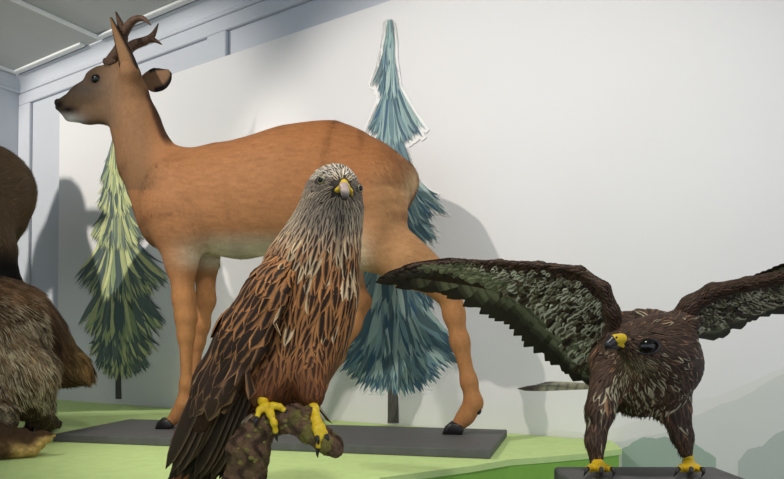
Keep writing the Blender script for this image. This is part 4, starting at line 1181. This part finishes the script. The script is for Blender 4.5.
mk('body', H.V, H.F, M_fur, beast, cols={'Col': beast_col(hx_, hy_, H.V, H.Nn) * .55})
Pt, Nn, Dd = H.scatter(52000); px, py = proj(Pt); ok = px < 120; n = len(Pt)
C = jitter(beast_col(px, py, Pt, Nn), .38); front = (Pt[:, 1] < 1.53) & (py > 306 + rng.normal(0, 14, n)) & (py < 402)
L = np.where(front, .046, .034) * rng.uniform(.6, 1.2, n); L = np.where(py > 408, .010, L); L = np.where((py > 404) & (px < 16), .008, L)
lock = np.stack([vnoise(Pt * 42 + 3.3), vnoise(Pt * 42 + 17.7), vnoise(Pt * 42 + 31.1)], 1)
Dd = unit(Dd * .9 + A([.15, 0, -.55]) + lock * .75 + rng.normal(0, .14, (n, 3))); Dd = unit(Dd - Nn * np.sum(Dd * Nn, 1, keepdims=True))
lkh = vnoise(Pt * A([60., 50, 22]) + 5.5) + rng.normal(0, .35, n)
tipc = np.where((front & (lkh > -.3))[:, None], lin((234, 218, 182)), C * 1.3); mid = np.where(front[:, None], C * .42, C * .9)
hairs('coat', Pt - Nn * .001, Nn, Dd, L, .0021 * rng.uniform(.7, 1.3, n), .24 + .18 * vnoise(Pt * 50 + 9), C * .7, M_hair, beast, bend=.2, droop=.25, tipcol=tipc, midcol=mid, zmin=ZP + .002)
for (x, y, Y) in ((0, 427, 1.315), (5, 428, 1.312), (10, 427, 1.318), (24, 431, 1.53), (28, 432, 1.525), (33, 431, 1.53)):
    mk('claw', *tube([P(x, y - 3, Y + .01), P(x, y, Y), P(x - .5, y + 2.5, Y - .004)], [.004, .003, .0006], 7, 3), M_claw, beast)
mk('eye', *ball(P(-146, 346, 1.335), .009), M_eye, beast)

hoofed = thing('hoofed_animal', 'dark brown animal with black legs, only its hindquarters in view above the furry animal', 'animal', A([-1.55, 1.98, ZP]))
G = Solid()
HD = unit(A([-1.0, -.06, 0])); HS = A([-HD[1], HD[0], 0]); HR = A([-1.25, 2.0, 0])                   # heading, side, rump
def hp(f, s, z): return HR + HD * f + HS * s + UP * (ZP + z)
def GC(pts, rad, k=.05, sq=None): G.chain([hp(*p) for p in pts], rad, k, sq)
GC([(.66, 0, .62), (.40, 0, .61), (.15, 0, .66), (.03, 0, .71)], [.165, .165, .175, .15], .06, (HS, 1.25))
GC([(.755, 0, 1.06), (.71, 0, .90), (.62, 0, .68)], [.068, .085, .125], .06)  # neck out of view, shaped to throw a sloping shadow on the mural
GC([(.93, 0, .97), (.86, 0, 1.03), (.765, 0, 1.085)], [.03, .045, .07], .04)  # unseen head, raised to form the peak of that wall shadow
for sgn in (-1, 1):
    of = -.095 if sgn > 0 else .05
    GC([(.05 + of * .25, .07 * sgn, .62), (.03 + of * .7, .075 * sgn, .52), (of + .012, .08 * sgn, .455)], [.115, .058, .028], .05)
    GC([(of + .012, .08 * sgn, .455), (of - .008, .08 * sgn, .415), (of + .012, .08 * sgn, .20), (of + .02, .08 * sgn, .05)], [.026, .022, .016, .019], .02)
    GC([(.60, .08 * sgn, .56), (.61, .08 * sgn, .36), (.60, .08 * sgn, .20), (.60, .08 * sgn, .05)], [.085, .032, .02, .02], .04)
G.mesh(.0075)
def hoof_col(px, py, V, Nn):
    z = V[:, 2] - ZP
    C = np.tile(lin((96, 77, 58)), (len(px), 1)); C = lerp(C, (126, 102, 76), sstep(z, .70, .84) * .6); return lerp(C, (20, 16, 15), sstep(-z, -.56, -.46))
gx, gy = proj(G.V)
mk('body', G.V, G.F, M_fur, hoofed, cols={'Col': hoof_col(gx, gy, G.V, G.Nn)})
coat(G, 30000, hoof_col, lambda x, y: np.where(y > 250, .010, .024), .0016, .2, hoofed, M_hair, jit=.25, tip=1.4)
for fr_ in (0, 1):
    for sgn in (-1, 1):
        f = .602 if fr_ else .022 + (-.095 if sgn > 0 else .05)
        for q in (-1, 1):
            o = hp(f, .08 * sgn + .011 * q, .0008)
            prism('hoof', [o - HD * .02 - HS * .009, o + HD * .032 - HS * .009, o + HD * .014 - HS * .008 + UP * .04, o - HD * .016 - HS * .008 + UP * .04], HS * .018, M_hoof, hoofed)
M_dear = plain('dark_ear', (50, 38, 30), .8, .1)
for sgn in (-1, 1):
    mk('ear', *ball(hp(.72, .085 * sgn, 1.08), .055, sx=UP, sc=(.3, .45, 1), zax=unit(UP * .1 - HD * .5 + HS * .6 * sgn)), M_dear, hoofed)
    mk('eye', *ball(hp(.845, .036 * sgn, 1.055), .013), M_eye, hoofed)
# ================================================================= camera and light
cam = bpy.data.cameras.new('camera'); co = bpy.data.objects.new('camera', cam); COL.objects.link(co)
co.location = CAM; co.rotation_euler = (math.pi / 2 + PITCH, 0, 0); cam.sensor_width = 36; cam.lens = FPX / 784 * 36
cam.shift_y = (CYP - 239.5) / 784; cam.clip_start = .05; SC.camera = co
w = bpy.data.worlds.new('daylight'); SC.world = w; w.use_nodes = True
bg = w.node_tree.nodes['Background']; bg.inputs[0].default_value = (.80, .90, 1, 1); bg.inputs[1].default_value = 1.12
def spot(name, loc, target, watts, col, cone, blend, r):
    l = bpy.data.lights.new(name, 'SPOT'); l.energy = watts; l.color = col; l.spot_size = math.radians(cone); l.spot_blend = blend; l.shadow_soft_size = r
    o = bpy.data.objects.new(name, l); COL.objects.link(o); o.location = loc
    o.rotation_euler = (Vector(target) - Vector(loc)).to_track_quat('-Z', 'Y').to_euler(); return o
spot('spotlight', A([-1.07, .78, 2.5]), D(400, 250), 52, (1, .93, .84), 74, .5, .02)
spot('spotlight', A([-2.6, 1.25, 2.5]), A([-1.2, 2.55, 1.95]), 130, (1, .94, .85), 54, .4, .015)
spot('spotlight', A([.12, .12, 2.5]), A([.2, 1.7, 1.2]), 43, (1, .96, .90), 90, .9, .06)
SC.view_settings.view_transform = 'Standard'; SC.view_settings.look = 'None'; SC.view_settings.gamma = 1
SC.view_settings.use_curve_mapping = False; SC.view_settings.exposure = 0.0
